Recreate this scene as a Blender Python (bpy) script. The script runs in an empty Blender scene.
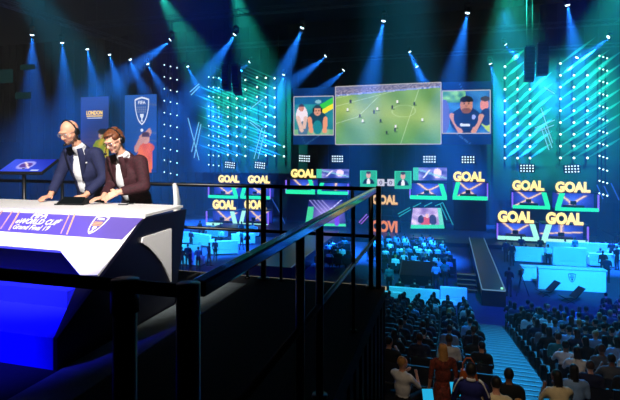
import bpy, bmesh, math, random
from mathutils import Vector, Matrix, noise
random.seed(7)
SC = bpy.context.scene
COL = SC.collection
TH = math.radians(16); S, K = math.sin(TH), math.cos(TH)
F, HOR, ZC = 480.0, 150.0, 1.5          # focal length in px, horizon row, camera height

# ------------------------------------------------------------------ survey helpers
def P(px, py, Y):
    cx = (px-310)/F
    return Vector((cx*Y*K-Y*S, cx*Y*S+Y*K, ZC+(HOR-py)/F*Y))
def B(px, py, b):
    cx = (px-310)/F
    return P(px, py, b/(cx*S+K))
def G(px, py, z):
    return P(px, py, (ZC-z)*F/(py-HOR))
def proj(p):
    xc = p[0]*K+p[1]*S; Y = -p[0]*S+p[1]*K
    return (310+F*xc/Y, HOR-F*(p[2]-ZC)/Y, Y)

# ------------------------------------------------------------------ materials
def lin(c):
    return tuple(((x/12.92) if x <= .04045 else ((x+.055)/1.055)**2.4) for x in c)
MATS = {}
def mat(name, rgb, rough=.6, metal=0., vary=.12, scale=8., spec=.4):
    if name in MATS: return MATS[name]
    m = bpy.data.materials.new(name); m.use_nodes = True
    nt = m.node_tree; b = nt.nodes['Principled BSDF']
    b.inputs['Roughness'].default_value = rough
    b.inputs['Metallic'].default_value = metal
    b.inputs['Specular IOR Level'].default_value = spec
    tc = nt.nodes.new('ShaderNodeTexCoord'); nz = nt.nodes.new('ShaderNodeTexNoise')
    nz.inputs['Scale'].default_value = scale; nz.inputs['Detail'].default_value = 3
    rp = nt.nodes.new('ShaderNodeValToRGB')
    c = lin(rgb)
    rp.color_ramp.elements[0].position = .3; rp.color_ramp.elements[1].position = .7
    rp.color_ramp.elements[0].color = tuple(x*(1-vary) for x in c)+(1,)
    rp.color_ramp.elements[1].color = tuple(min(1, x*(1+vary)) for x in c)+(1,)
    nt.links.new(tc.outputs['Object'], nz.inputs['Vector'])
    nt.links.new(nz.outputs['Fac'], rp.inputs['Fac'])
    nt.links.new(rp.outputs['Color'], b.inputs['Base Color'])
    MATS[name] = m; return m
def glow(name, rgb, strength=1.):
    if name in MATS: return MATS[name]
    m = bpy.data.materials.new(name); m.use_nodes = True
    nt = m.node_tree; nt.nodes.clear()
    o = nt.nodes.new('ShaderNodeOutputMaterial'); e = nt.nodes.new('ShaderNodeEmission')
    e.inputs['Color'].default_value = lin(rgb)+(1,); e.inputs['Strength'].default_value = strength
    nt.links.new(e.outputs[0], o.inputs['Surface'])
    m.cycles.emission_sampling = 'NONE'
    MATS[name] = m; return m
def picture_mat(name, strength):
    if name in MATS: return MATS[name]
    m = bpy.data.materials.new(name); m.use_nodes = True
    nt = m.node_tree; nt.nodes.clear()
    o = nt.nodes.new('ShaderNodeOutputMaterial'); e = nt.nodes.new('ShaderNodeEmission')
    a = nt.nodes.new('ShaderNodeAttribute'); a.attribute_name = 'pic'
    e.inputs['Strength'].default_value = strength
    m.cycles.emission_sampling = 'NONE'; nt.links.new(a.outputs['Color'], e.inputs['Color']); nt.links.new(e.outputs[0], o.inputs['Surface'])
    MATS[name] = m; return m

BLACK = mat('black_paint', (.05,.05,.055), .5)
STEEL = mat('black_steel', (.03,.03,.035), .38, .0)
POLISH = mat('polished_black_rail', (.03,.03,.035), .10, 0., spec=.9)
MATTE = mat('matt_black', (.03,.03,.035), .9)
WHITE = mat('white_laminate', (.90,.89,.88), .35, vary=.02)

# ------------------------------------------------------------------ mesh builder
class MB:
    def __init__(s): s.v = []; s.f = []; s.m = []
    def add(s, vs, fs, m=0):
        n = len(s.v); s.v += [tuple(x) for x in vs]
        for f in fs: s.f.append(tuple(n+i for i in f)); s.m.append(m)
    def box(s, lo, hi, m=0):
        x0,y0,z0 = lo; x1,y1,z1 = hi
        s.add([(x0,y0,z0),(x1,y0,z0),(x1,y1,z0),(x0,y1,z0),(x0,y0,z1),(x1,y0,z1),(x1,y1,z1),(x0,y1,z1)],
              [(0,3,2,1),(4,5,6,7),(0,1,5,4),(1,2,6,5),(2,3,7,6),(3,0,4,7)], m); return s
    def obox(s, c, size, M, m=0):
        c = Vector(c); hx,hy,hz = [k/2 for k in size]
        vs = [c+M@Vector((x,y,z)) for z in (-hz,hz) for (x,y) in ((-hx,-hy),(hx,-hy),(hx,hy),(-hx,hy))]
        s.add(vs, [(0,3,2,1),(4,5,6,7),(0,1,5,4),(1,2,6,5),(2,3,7,6),(3,0,4,7)], m); return s
    def tube(s, p0, p1, r0, r1=None, n=10, m=0, cap=True):
        r1 = r0 if r1 is None else r1
        p0 = Vector(p0); p1 = Vector(p1); d = (p1-p0)
        if d.length < 1e-9: return s
        d.normalize(); a = d.orthogonal().normalized(); b = d.cross(a)
        vs = []
        for p, r in ((p0,r0),(p1,r1)):
            for i in range(n):
                t = 2*math.pi*i/n; vs.append(p+a*(r*math.cos(t))+b*(r*math.sin(t)))
        fs = [(i,(i+1)%n,n+(i+1)%n,n+i) for i in range(n)]
        if cap: fs += [tuple(range(n-1,-1,-1)), tuple(range(n,2*n))]
        s.add(vs, fs, m); return s
    def path(s, pts, r, n=8, m=0):
        for a, b in zip(pts, pts[1:]): s.tube(a, b, r, n=n, m=m)
        return s
    def ball(s, c, r, n=12, m=0, M=None):
        c = Vector(c); r = (r,r,r) if isinstance(r,(int,float)) else r
        k = max(4, n//2); vs = []; fs = []
        def put(x,y,z):
            q = Vector((x*r[0],y*r[1],z*r[2])); q = M@q if M else q; vs.append(c+q)
        put(0,0,1)
        for j in range(1,k):
            t = math.pi*j/k
            for i in range(n):
                a = 2*math.pi*i/n; put(math.sin(t)*math.cos(a), math.sin(t)*math.sin(a), math.cos(t))
        put(0,0,-1); L = len(vs)-1
        for i in range(n):
            fs.append((0,1+i,1+(i+1)%n))
            fs.append((L,L-n+(i+1)%n,L-n+i))
        for j in range(k-2):
            for i in range(n):
                a = 1+j*n+i; b = 1+j*n+(i+1)%n; fs.append((a,a+n,b+n,b))
        s.add(vs, fs, m); return s
    def poly(s, front, back, m=0):
        """prism between two matching outlines"""
        n = len(front); s.add(list(front)+list(back),
            [tuple(range(n)), tuple(range(2*n-1,n-1,-1))]+[(i,n+i,n+(i+1)%n,(i+1)%n) for i in range(n)], m); return s
    def prism_xz(s, pts, y0, y1, m=0):
        return s.poly([(x,y0,z) for x,z in pts], [(x,y1,z) for x,z in pts], m)
    def prism_yz(s, pts, x0, x1, m=0):
        return s.poly([(x0,y,z) for y,z in pts], [(x1,y,z) for y,z in pts], m)
    def build(s, name, mats, parent=None, loc=None, smooth=False, bevel=0):
        me = bpy.data.meshes.new(name); me.from_pydata(s.v, [], s.f)
        for m in (mats if isinstance(mats,(list,tuple)) else [mats]): me.materials.append(m)
        for p, i in zip(me.polygons, s.m): p.material_index = i; p.use_smooth = smooth
        bm = bmesh.new(); bm.from_mesh(me); bmesh.ops.recalc_face_normals(bm, faces=bm.faces)
        if bevel: bmesh.ops.bevel(bm, geom=bm.edges[:], offset=bevel, segments=2, affect='EDGES', profile=.5, clamp_overlap=True)
        bm.to_mesh(me); bm.free()
        return link(name, me, parent, loc)
def link(name, me, parent=None, loc=None):
    o = bpy.data.objects.new(name, me); COL.objects.link(o)
    if parent: o.parent = parent
    if loc is not None: o.location = loc
    return o
def tag(o, label=None, cat=None, group=None, kind=None):
    if label: o['label'] = label
    if cat: o['category'] = cat
    if group: o['group'] = group
    if kind: o['kind'] = kind
    return o
def thing(name, label, cat, loc=(0,0,0), rz=0, group=None):
    o = bpy.data.objects.new(name, None); COL.objects.link(o); o.empty_display_size = .2
    o.location = loc; o.rotation_euler = (0,0,rz)
    return tag(o, label, cat, group)
def struct(o): o['kind'] = 'structure'; return o
def copy_tree(o, parent=None):
    c = o.copy(); COL.objects.link(c)
    if parent: c.parent = parent
    for ch in list(o.children): copy_tree(ch, c)
    return c

# flat emissive picture as a grid of LED dots, facing -Y, origin at its centre
def led(name, w, h, nx, ny, fn, parent, loc, strength=1., corners=None):
    vs = []; cols = []
    for j in range(ny+1):
        for i in range(nx+1):
            u, v = i/nx, j/ny
            if corners:
                a,b,c,d = corners   # bl br tr tl (x,z)
                x = (a[0]*(1-u)+b[0]*u)*(1-v)+(d[0]*(1-u)+c[0]*u)*v
                z = (a[1]*(1-u)+b[1]*u)*(1-v)+(d[1]*(1-u)+c[1]*u)*v
            else: x, z = (u-.5)*w, (v-.5)*h
            vs.append((x,0,z)); cols.append(lin([min(1,max(0,k)) for k in fn(u,v)]))
    fs = [(j*(nx+1)+i, j*(nx+1)+i+1, (j+1)*(nx+1)+i+1, (j+1)*(nx+1)+i) for j in range(ny) for i in range(nx)]
    me = bpy.data.meshes.new(name); me.from_pydata(vs, [], fs)
    at = me.color_attributes.new('pic', 'FLOAT_COLOR', 'POINT')
    at.data.foreach_set('color', [k for c in cols for k in (c[0],c[1],c[2],1.)])
    me.materials.append(picture_mat('led_picture_%g' % strength, strength))
    return link(name, me, parent, loc)
def mix(a, b, t):
    t = min(1,max(0,t)); return tuple(x*(1-t)+y*t for x,y in zip(a,b))
def ell(u, v, cx, cy, rx, ry): return ((u-cx)/rx)**2+((v-cy)/ry)**2 < 1
def seg(u, v, x0, y0, x1, y1, w, asp=1.):
    dx, dy = (x1-x0)*asp, y1-y0; t = (((u-x0)*asp)*dx+(v-y0)*dy)/(dx*dx+dy*dy+1e-9); t = min(1,max(0,t))
    return math.hypot((u-x0)*asp-t*dx, v-y0-t*dy) < w
def nz(x, y, z=0.): return noise.noise(Vector((x,y,z)))

# lettering as mesh: centred on origin in the XZ plane, facing -Y, scaled to (w, h)
def letters(body, w, h, depth, offset=.0, shear=0., res=3):
    c = bpy.data.curves.new('letters', 'FONT'); c.body = body; c.size = 1.; c.align_x = 'CENTER'
    c.offset = offset; c.shear = shear; c.resolution_u = res
    o = bpy.data.objects.new('letters', c); COL.objects.link(o)
    dg = bpy.context.evaluated_depsgraph_get()
    me = bpy.data.meshes.new_from_object(o.evaluated_get(dg))
    bpy.data.objects.remove(o); bpy.data.curves.remove(c)
    xs = [v.co.x for v in me.vertices]; ys = [v.co.y for v in me.vertices]
    x0,x1,y0,y1 = min(xs),max(xs),min(ys),max(ys)
    bm = bmesh.new(); bm.from_mesh(me)
    for v in bm.verts:
        v.co = Vector(((v.co.x-(x0+x1)/2)*w/(x1-x0), 0, (v.co.y-(y0+y1)/2)*h/(y1-y0)))
    r = bmesh.ops.extrude_face_region(bm, geom=bm.faces[:])
    for g in r['geom']:
        if isinstance(g, bmesh.types.BMVert): g.co.y -= depth
    bmesh.ops.recalc_face_normals(bm, faces=bm.faces)
    bm.to_mesh(me); bm.free(); me.materials.clear()
    return me
def letter_part(name, body, w, h, depth, m, parent, loc, rot=None, **kw):
    me = letters(body, w, h, depth, **kw); me.materials.append(m); me.name = name
    o = link(name, me, parent, loc)
    if rot: o.rotation_euler = rot
    return o

# ------------------------------------------------------------------ lights
def spot(name, p, aim, col, pw, ang, blend=1., r=.1):
    l = bpy.data.lights.new(name, 'SPOT'); l.energy = pw; l.color = col
    l.spot_size = math.radians(ang); l.spot_blend = blend; l.shadow_soft_size = r
    o = bpy.data.objects.new(name, l); COL.objects.link(o); o.location = p
    o.rotation_euler = (Vector(aim)-Vector(p)).to_track_quat('-Z','Y').to_euler()
    return o

# ------------------------------------------------------------------ camera and world
cam = bpy.data.cameras.new('camera'); co = bpy.data.objects.new('camera', cam); COL.objects.link(co)
co.location = (0,0,ZC); co.rotation_euler = (math.pi/2, 0, TH)
cam.sensor_width = 36; cam.lens = 36*F/620; cam.shift_y = -(200-HOR)/620; cam.clip_end = 300; cam.clip_start = .05
SC.camera = co
SC.view_settings.view_transform = 'Standard'; SC.view_settings.look = 'None'; SC.view_settings.gamma = 1
SC.view_settings.use_curve_mapping = False; SC.view_settings.exposure = 0
w = bpy.data.worlds.new('world'); SC.world = w; w.use_nodes = True
w.node_tree.nodes['Background'].inputs[0].default_value = (0,0,0,1)
w.node_tree.nodes['Background'].inputs[1].default_value = 0
SC.cycles.volume_bounces = 0; SC.cycles.max_bounces = 4; SC.cycles.diffuse_bounces = 2
SC.cycles.glossy_bounces = 2; SC.cycles.sample_clamp_indirect = 4.; SC.cycles.sample_clamp_direct = 0
SC.cycles.use_denoising = True

# ------------------------------------------------------------------ hall shell
ZF = -7.0
carpet = mat('arena_carpet', (.20,.22,.30), .95, scale=3)
struct(MB().box((-66,-6,ZF-.3),(36,57,ZF)).build('floor', carpet))
dark_wall = mat('dark_drape', (.035,.04,.085), .9, scale=.6, vary=.3)
bw = MB()
n = 160
for i in range(n):
    x0 = -66+102*i/n; x1 = -66+102*(i+1)/n; d = .12 if i % 2 else 0
    bw.box((x0,56-d,ZF),(x1,56.4,17))
struct(bw.build('wall_back', dark_wall))
scrim = mat('dark_set_scrim', (.15,.18,.19), .8, vary=.25, scale=.5)
for nm_, xa_, xb_, ya_, yb_ in (('wall_scrim_left',184,291,58,172),('wall_scrim_right',493,640,44,200)):
    a_ = B(xa_,yb_,53.6); c_ = B(xb_,ya_,53.6); struct(MB().box((a_.x,53.6,a_.z),(c_.x,53.75,c_.z)).build(nm_, scrim))
struct(MB().box((-66.5,-6,ZF),(-66,57,17)).build('wall_left', dark_wall))
struct(MB().box((36,-6,ZF),(36.5,57,17)).build('wall_right', dark_wall))
struct(MB().box((-66,-6.5,ZF),(36,-6,17)).build('wall_front', dark_wall))
struct(MB().box((-66,-6,17),(36,57,17.4)).build('ceiling', MATTE))
hz = bpy.data.materials.new('theatre_haze'); hz.use_nodes = True
nt = hz.node_tree; nt.nodes.clear()
o_ = nt.nodes.new('ShaderNodeOutputMaterial'); vs_ = nt.nodes.new('ShaderNodeVolumeScatter')
vs_.inputs['Density'].default_value = .0035
nt.links.new(vs_.outputs[0], o_.inputs['Volume'])
h = MB().box((-67,-7,ZF-.4),(37,58,17.6)).build('haze', hz); tag(h, 'thin blue theatre haze filling the whole arena hall', 'haze', kind='stuff')

# ================================================================== commentary deck
DX = -.66                      # right edge of the deck
deck_carpet = mat('deck_carpet', (.09,.09,.10), .95, scale=30, vary=.3)
struct(MB().box((-9,.4,-.14),(DX,5.3,0)).build('floor_deck', deck_carpet))
grey_strip = mat('grey_floor_sheet', (.42,.46,.47), .8, vary=.1, scale=14)
MB().box((-2.53,2.2,.0),(-2.16,4.95,.008)).build('trim_1', grey_strip)['kind'] = 'structure'
sk = MB()                      # pleated black drape round the deck
for i in range(40):
    y0 = .4+4.9*i/40; y1 = .4+4.9*(i+1)/40
    sk.box((DX-.03-.02*(i%2), y0, ZF), (DX-.005-.02*(i%2), y1, -.02))
for i in range(60):
    x0 = DX-8*i/60; x1 = DX-8*(i+1)/60
    sk.box((x1, 5.27-.02*(i%2), ZF), (x0, 5.295-.02*(i%2), -.02))
struct(sk.build('wall_deck_drape', MATTE))
t = MB().box((-8.8,5.302,-.045),(DX+.01,5.335,-.008)).build('deck_edge_glow', glow('warm_lit_edge',(.78,.74,.62),.75))  # glow stands in for light caught on the deck's edge nosing
tag(t, 'thin pale lit edge on the far side of the black commentary deck, its light put in as glow', 'light strip')

RT = 1.10
# far railing
yr = 5.2
far = thing('guard_railing', 'black railing behind the commentators along the far edge of the deck', 'railing', (-3.7,yr,0))
def loc(p, o): return tuple(Vector(p)-o.location)
MB().tube(loc((-8.2,yr,RT-.022),far), loc((-.76,yr,RT-.022),far), .022, n=12).build('top_rail', STEEL, far, smooth=True)
MB().tube(loc((-8.2,yr,.56),far), loc((-.76,yr,.56),far), .02, n=12).build('mid_rail', STEEL, far, smooth=True)
for px, r in ((247.5,.017),(263.5,.032),(281,.017),(352.5,.017),(371,.026)):
    x = B(px,180,yr).x
    m = MB().tube(loc((x,yr,0),far), loc((x,yr,RT-.03),far), r, n=12)
    m.tube(loc((x,yr,0),far), loc((x,yr,.02),far), r*2.2, n=12)
    m.build('post', STEEL, far, smooth=True)
for x in (-7.6,-6.2,-4.9):
    m = MB().tube(loc((x,yr,0),far), loc((x,yr,RT-.03),far), .02, n=12); m.build('post', STEEL, far, smooth=True)
# railing along the right edge, running away from the camera
xr = -.745
side = thing('guard_railing', 'black railing along the open side of the deck with a green-tinged handrail', 'railing', (xr,3.2,0))
m = MB(); m.obox(loc((xr,(1.33+5.14)/2,RT-.03),side), (.055,5.14-1.33,.05), Matrix.Identity(3))
m.build('top_rail', POLISH, side, bevel=.008)
MB().tube(loc((xr,1.33,.56),side), loc((xr,5.14,.56),side), .018, n=12).build('mid_rail', STEEL, side, smooth=True)
for y, r in ((2.41,.024),(2.81,.024),(3.9,.014)):
    m = MB().tube(loc((xr,y,0),side), loc((xr,y,RT-.05),side), r, n=12)
    m.tube(loc((xr,y,0),side), loc((xr,y,.02),side), r*2, n=12); m.build('post', STEEL, side, smooth=True)
cp = MB().box(loc((-.745,5.17,-3.6),side), loc((-.69,5.225,RT+.01),side)); cp.build('corner_post', STEEL, side, bevel=.006)
# near railing in front of the camera
yn = 1.27
near = thing('guard_railing', 'black railing nearest the camera with a thick post before the blue step', 'railing', (-2.2,yn,0))
MB().tube(loc((-5,yn,RT-.02),near), loc((-.74,yn,RT-.02),near), .0205, n=14).build('top_rail', STEEL, near, smooth=True)
MB().tube(loc((-.74,yn,0),near), loc((-.74,yn,RT+.004),near), .036, n=14).build('corner_post', STEEL, near, smooth=True)
x = B(125,300,yn).x
m = MB().tube(loc((x,yn,0),near), loc((x,yn,RT-.03),near), .036, n=16)
m.tube(loc((x,yn,RT-.10),near), loc((x,yn,RT-.0),near), .042, n=16)
m.build('post', STEEL, near, smooth=True)
MB().tube(loc((-3.4,yn,0),near), loc((-3.4,yn,RT-.03),near), .036, n=14).build('post', STEEL, near, smooth=True)

# ------------------------------------------------------------------ commentary desk (z-profile: top, sloping face, floor step)
XR = -2.55; XL = -5.3
A0 = (3.66,.912); A1 = (2.66,.222)         # slope from desk edge to step, (y, z)
def slope(px, py, lift=0.):
    """photo pixel on the sloping face -> world"""
    cx = (px-310)/F; c = cx*S+K; q = (HOR-py)/F; g = (A0[1]-A1[1])/(A0[0]-A1[0])
    Y = (ZC-A1[1]+g*A1[0])/(g*c-q); p = P(px,py,Y)
    nrm = Vector((0,-g,1)).normalized(); return p+nrm*lift
NRM = Vector((0,-(A0[1]-A1[1]),1)).normalized()
desk = thing('commentary_desk', 'white angular commentary desk with a purple event banner across its sloping front', 'desk', (-3.7,3.9,0))
navy = mat('navy_gloss_panel', (.035,.035,.11), .35, vary=.05)
m = MB(); m.poly([loc(p,desk) for p in ((XL,A0[0]-.01,.935),(XR,A0[0]-.01,.935),(XR-.05,4.36,.935),(XL,4.36,.935))],
                 [loc(p,desk) for p in ((XL,A0[0]-.01,.912),(XR,A0[0]-.01,.912),(XR-.05,4.36,.912),(XL,4.36,.912))])
m.build('desktop', WHITE, desk)
pt = [slope(140.5,213.5), slope(97.5,275), slope(80,275), slope(60,250.5), slope(-60,240), slope(-60,205)]
pt = [slope(-60,209)] + [Vector((XR-.004,A0[0],A0[1])), slope(97.5,275), slope(80,275), slope(60,250.5), slope(0,245.5), slope(-60,242)]
pt[0] = Vector((XL,A0[0],A0[1])); pt[-1].x = XL
m = MB(); m.poly([loc(p,desk) for p in pt], [loc(p-NRM*.03,desk) for p in pt]); m.build('sloping_front_panel', WHITE, desk)
purple = mat('purple_banner_print', (.36,.30,.62), .45, vary=.15, scale=1.2)
bl = slope(122,239.8,.004); tl = slope(0,208,.004)
tr = Vector((XR-.015, A0[0]-.02, A0[1]-.012))+NRM*.004
gb = [Vector((XL+.02,tr.y,tr.z)), tr, bl, slope(0,231.3,.004)]; gb.append(Vector((XL+.02,gb[3].y+.02,gb[3].z+.01)))
m = MB(); m.poly([loc(p,desk) for p in gb], [loc(p-NRM*.003,desk) for p in gb]); band = m.build('banner_band', purple, desk)
# gold light streaks printed on the band
gold = mat('gold_print', (.86,.66,.46), .4, vary=.2)
for (a, b_, wd) in (((1,229),(14,209.5),.012),((9,230.5),(21,210),.02),((61,234),(71,212),.010),((67,234.8),(76,212.2),.016),((-9,229),(4,209),.012)):
    p0 = slope(*a,.0062); p1 = slope(*b_,.0062); dx = Vector((wd/2,0,0))
    MB().poly([loc(q,desk) for q in (p0-dx,p0+dx,p1+dx,p1-dx)], [loc(q-NRM*.002,desk) for q in (p0-dx,p0+dx,p1+dx,p1-dx)]).build('gold_streak', gold, band, )
INC = math.atan2(A0[1]-A1[1], A0[0]-A1[0])
cream = mat('white_print', (.97,.95,.90), .4, vary=.02)
def on_slope(name, body, cx_, cy_, wpx, hpx, parent, m_, **kw):
    c = slope(cx_,cy_,.006); wl = (slope(cx_+wpx/2,cy_)-slope(cx_-wpx/2,cy_)).x
    t0 = slope(cx_,cy_-hpx/2); t1 = slope(cx_,cy_+hpx/2); hl = math.hypot(t0.y-t1.y,t0.z-t1.z)
    return letter_part(name, body, wl, hl, .003, m_, parent, loc(c,desk), (-(math.pi/2-INC),0,0), **kw)
on_slope('lettering', 'FIFA', 41.3, 216.0, 16, 6.0, band, cream, offset=.03)
on_slope('lettering', 'eWORLD CUP', 38, 222.2, 44, 5.6, band, cream, offset=.025)
on_slope('lettering', '\u2122', 61.5, 220.6, 3.2, 1.8, band, cream, offset=.05)
on_slope('lettering', "Grand Final 19", 31.5, 228.0, 37, 5.2, band, cream, offset=.012)
# shield crest
sc_ = slope(97.2,225.3,.0062); M = Matrix.Rotation(-(math.pi/2-INC),3,'X')
def shield(w_, h_, n=8):
    pts = [(-w_*.5,h_*.42),(-w_*.25,h_*.47),(0,h_*.5),(w_*.25,h_*.47),(w_*.5,h_*.42)]
    for i in range(1,n): t = i/n; pts.append((w_*.5*math.cos(t*math.pi/2)**.6, h_*.42-(h_*.92)*(t**.85)))
    pts.append((0,-h_*.5))
    for i in range(n-1,0,-1): t = i/n; pts.append((-w_*.5*math.cos(t*math.pi/2)**.6, h_*.42-(h_*.92)*(t**.85)))
    return pts
def put2(pts, c, Mx, lift): return [c+Mx@Vector((x,-lift,z)) for x,z in pts]
def ring(mb, outer, inner, c, Mx, d0, d1, m=0):
    n = len(outer); o0 = put2(outer,c,Mx,d1); i0 = put2(inner,c,Mx,d1); o1 = put2(outer,c,Mx,d0); i1 = put2(inner,c,Mx,d0)
    for k in range(n):
        j = (k+1)%n
        mb.add([o0[k],o0[j],i0[j],i0[k],o1[k],o1[j],i1[j],i1[k]], [(0,1,2,3),(7,6,5,4),(0,4,5,1),(2,6,7,3)], m)
def crest(name, parent, c, Mx, w_, h_, mats_):
    """white outlined shield with a trophy cup and small bars of print"""
    mb = MB(); ring(mb, shield(w_,h_), shield(w_*.86,h_*.88), c, Mx, 0, .003, 0)
    for k, (z, ww) in enumerate(((.13,.62),(.05,.66),(-.03,.6))):
        for q in range(5):
            x0 = (-ww/2+ww*q/5)*w_; x1 = x0+ww/5*.7*w_
            mb.poly(put2([(x0,(z-.028)*h_),(x1,(z-.028)*h_),(x1,(z+.028)*h_),(x0,(z+.028)*h_)],c,Mx,.003), put2([(x0,(z-.028)*h_),(x1,(z-.028)*h_),(x1,(z+.028)*h_),(x0,(z+.028)*h_)],c,Mx,0), 1)
    cup = [(-.1,-.1),(.1,-.1),(.09,-.2),(.03,-.26),(.03,-.33),(.09,-.37),(-.09,-.37),(-.03,-.33),(-.03,-.26),(-.09,-.2)]
    cup = [(x*w_*1.3,z*h_) for x,z in cup]
    mb.poly(put2(cup,c,Mx,.003), put2(cup,c,Mx,0), 0)
    o = mb.build(name, mats_, parent)
    me = letters('FIFA', w_*.52, h_*.12, .003, offset=.03); me.materials.append(mats_[0]); me.name = 'lettering'
    l_ = link('lettering', me, parent, c+Mx@Vector((0,0,h_*.3))); l_.rotation_euler = Mx.to_euler()
    return o
cw = (slope(105.5,221)-slope(89,221)).x; t0 = slope(97,215.5); t1 = slope(97,235); chh = math.hypot(t0.y-t1.y,t0.z-t1.z)
crest('crest', band, Vector(loc(sc_,desk)), M, cw*.86, chh, [cream, gold])
# side, black leg of the slope, white rear leg
m = MB(); m.prism_yz([(y-desk.location.y,z) for y,z in ((2.66,.0),(2.66,.222),(3.64,.90),(4.34,.90),(4.12,.0))], XR+3.7-.03, XR+3.7)
m.build('side_panel', navy, desk)
m = MB()
q = [Vector((XR-.004,A1[0],A1[1])), slope(97.5,275)-Vector((0,0,0)), slope(80,275), Vector((-2.93,3.22,.6))]
q = [Vector((XR-.034,A1[0]+.01,A1[1]+.004)), slope(97.5,275.5), slope(80.5,275.5), slope(60,250.5), slope(44,262)]
q = [Vector((XR-.034,A1[0]+.01,A1[1]+.004)), slope(98.5,276), slope(80,275.5), slope(70,300)]
q = [p-NRM*.004 for p in q]
m.poly([loc(p,desk) for p in q], [loc(p-NRM*.05,desk) for p in q]); m.build('sloping_leg', BLACK, desk)
def sideX(px, py, X):
    cx = (px-310)/F; y = X*(K+cx*S)/(cx*K-S); Y = -X*S+y*K
    return (y-desk.location.y, ZC+(HOR-py)/F*Y)
XS = XR+.004
pts = [sideX(x_,y_,XS) for x_,y_ in ((142,237.5),(170.5,228.5),(170.5,282),(168,276),(165,270),(160.5,262),(155,255),(148,247.5),(141,242.5))]  # lower curve is a cast shadow's edge, cut into the panel outline
m = MB(); m.prism_yz(pts, XS+3.7-.002, XS+3.7+.012); m.build('rear_leg_panel', WHITE, desk)
blue_lit = mat('blue_light_step', (.10,.12,.85), .5, vary=.05)  # blue light on the steps is put into the base colour
m = MB(); m.box(loc((XL,2.66,0),desk), loc((XR-.034,3.32,.218),desk)); m.build('floor_step', blue_lit, desk)
m = MB(); m.box(loc((XL,3.2,.218),desk), loc((-2.97,3.95,.352),desk)); m.build('upper_step', blue_lit, desk)
m = MB(); m.box(loc((XL,3.6,.352),desk), loc((-2.9,4.25,.86),desk)); m.build('plinth', navy, desk)

# ------------------------------------------------------------------ things on and round the desk
zt = .936
tb = thing('desk_monitor', 'small black tilted monitor standing on the desk before the bald commentator', 'monitor', tuple(G(72,204.5,zt)))
m = MB(); m.poly([(-.12,-.04,.012),(.12,-.04,.012),(.11,.05,.075),(-.11,.05,.075)], [(-.12,-.032,.0),(.12,-.032,.0),(.11,.062,.066),(-.11,.062,.066)])
m.build('screen', mat('dark_glass',(.05,.07,.08),.12), tb)
m = MB(); m.prism_yz([(-.05,0),(.09,0),(.06,.06)], -.15, .15); m.build('stand', BLACK, tb)
m = MB(); m.box((-.155,-.06,0),(.155,-.045,.014)); m.build('front_lip', BLACK, tb)
tb.rotation_euler = (0,0,math.radians(12))
ph = thing('mobile_phone', 'dark mobile phone lying flat on the desk in front of the younger commentator', 'phone', tuple(G(131,203.5,zt)), .5)
MB().box((-.035,-.07,0),(.035,.07,.008)).build('body', BLACK, ph, bevel=.003)
MB().box((-.031,-.064,.008),(.031,.064,.0085)).build('glass', MATS['dark_glass'], ph)
pn = thing('marker_pen', 'short dark pen lying on the white desktop beside the phone', 'pen', tuple(G(123,204.5,zt+.006)), .2)
MB().tube((-.05,0,0),(.03,0,0),.006).build('barrel', BLACK, pn, smooth=True)
MB().tube((.03,0,0),(.055,0,0),.0065,.005).build('cap', BLACK, pn, smooth=True)

ch = thing('swivel_chair', 'white curved shell chair behind the end of the desk', 'chair', (-2.97,4.52,0), math.radians(-58))
m = MB(); ns = 9
prof = [(-.20,.55),(-.05,.52),(.10,.52),(.19,.57),(.235,.68),(.25,.82),(.245,.96),(.22,1.08),(.19,1.14)]
rows = []
for i,(y,z) in enumerate(prof):
    wd = [.17,.20,.21,.21,.205,.2,.185,.15,.09][i]; cv = [.0,.01,.02,.04,.06,.07,.06,.04,.02][i]
    rows.append([(wd*(2*j/8-1), y-cv*(2*j/8-1)**2, z+.03*abs(2*j/8-1)**2*(1 if i<4 else 0)) for j in range(9)])
vs=[p for r in rows for p in r]; fs=[(i*9+j,i*9+j+1,(i+1)*9+j+1,(i+1)*9+j) for i in range(8) for j in range(8)]
m.add(vs,fs); shl = m.build('shell', WHITE, ch, smooth=True)
sm = shl.modifiers.new('t','SOLIDIFY'); sm.thickness=.03
MB().tube((0,0,.03),(0,0,.51),.025).build('pedestal', STEEL, ch, smooth=True)
MB().tube((0,0,0),(0,0,.03),.21,.18,n=20).build('base', STEEL, ch, smooth=True); ch.scale = (.85,.85,1)

# angled monitor at the back of the deck
def f_mon(u,v):
    c = mix((.10,.17,.62),(.22,.30,.80), .5+.5*math.sin(u*3+v*2))
    if ell(u,v,.45,.5,.2,.33): c = (.55,.55,.85)
    if ell(u,v,.45,.5,.14,.2): c = (.32,.22,.55)
    if seg(u,v,.35,.75,.6,.25,.03,2.): c = (.9,.8,.8)
    if .72<u<.9 and .08<v<.16: c=(.7,.75,.95)
    return c
mc = P(21,160,5.75); mo = thing('confidence_monitor', 'tilted blue screen with a pale emblem on a stand behind the commentary desk', 'monitor', (mc.x,mc.y,0), math.radians(6))
MB().box((-.30,-.0,-.04),(.30,.035,.30)).build('housing', BLACK, mo, bevel=.008)
hs = mo.children[0]
pic = led('picture', .58,.30, 40,24, f_mon, mo, (0,-.004,.13), 1.5)
hs.location = (0,0,mc.z-.13); hs.rotation_euler=(math.radians(-62),0,0)
pic.parent = hs
MB().tube((0,.05,.03),(0,.05,mc.z-.1),.022).build('stand', STEEL, mo, smooth=True)
MB().tube((0,.05,0),(0,.05,.03),.2,.16,n=18).build('base', STEEL, mo, smooth=True)

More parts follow.
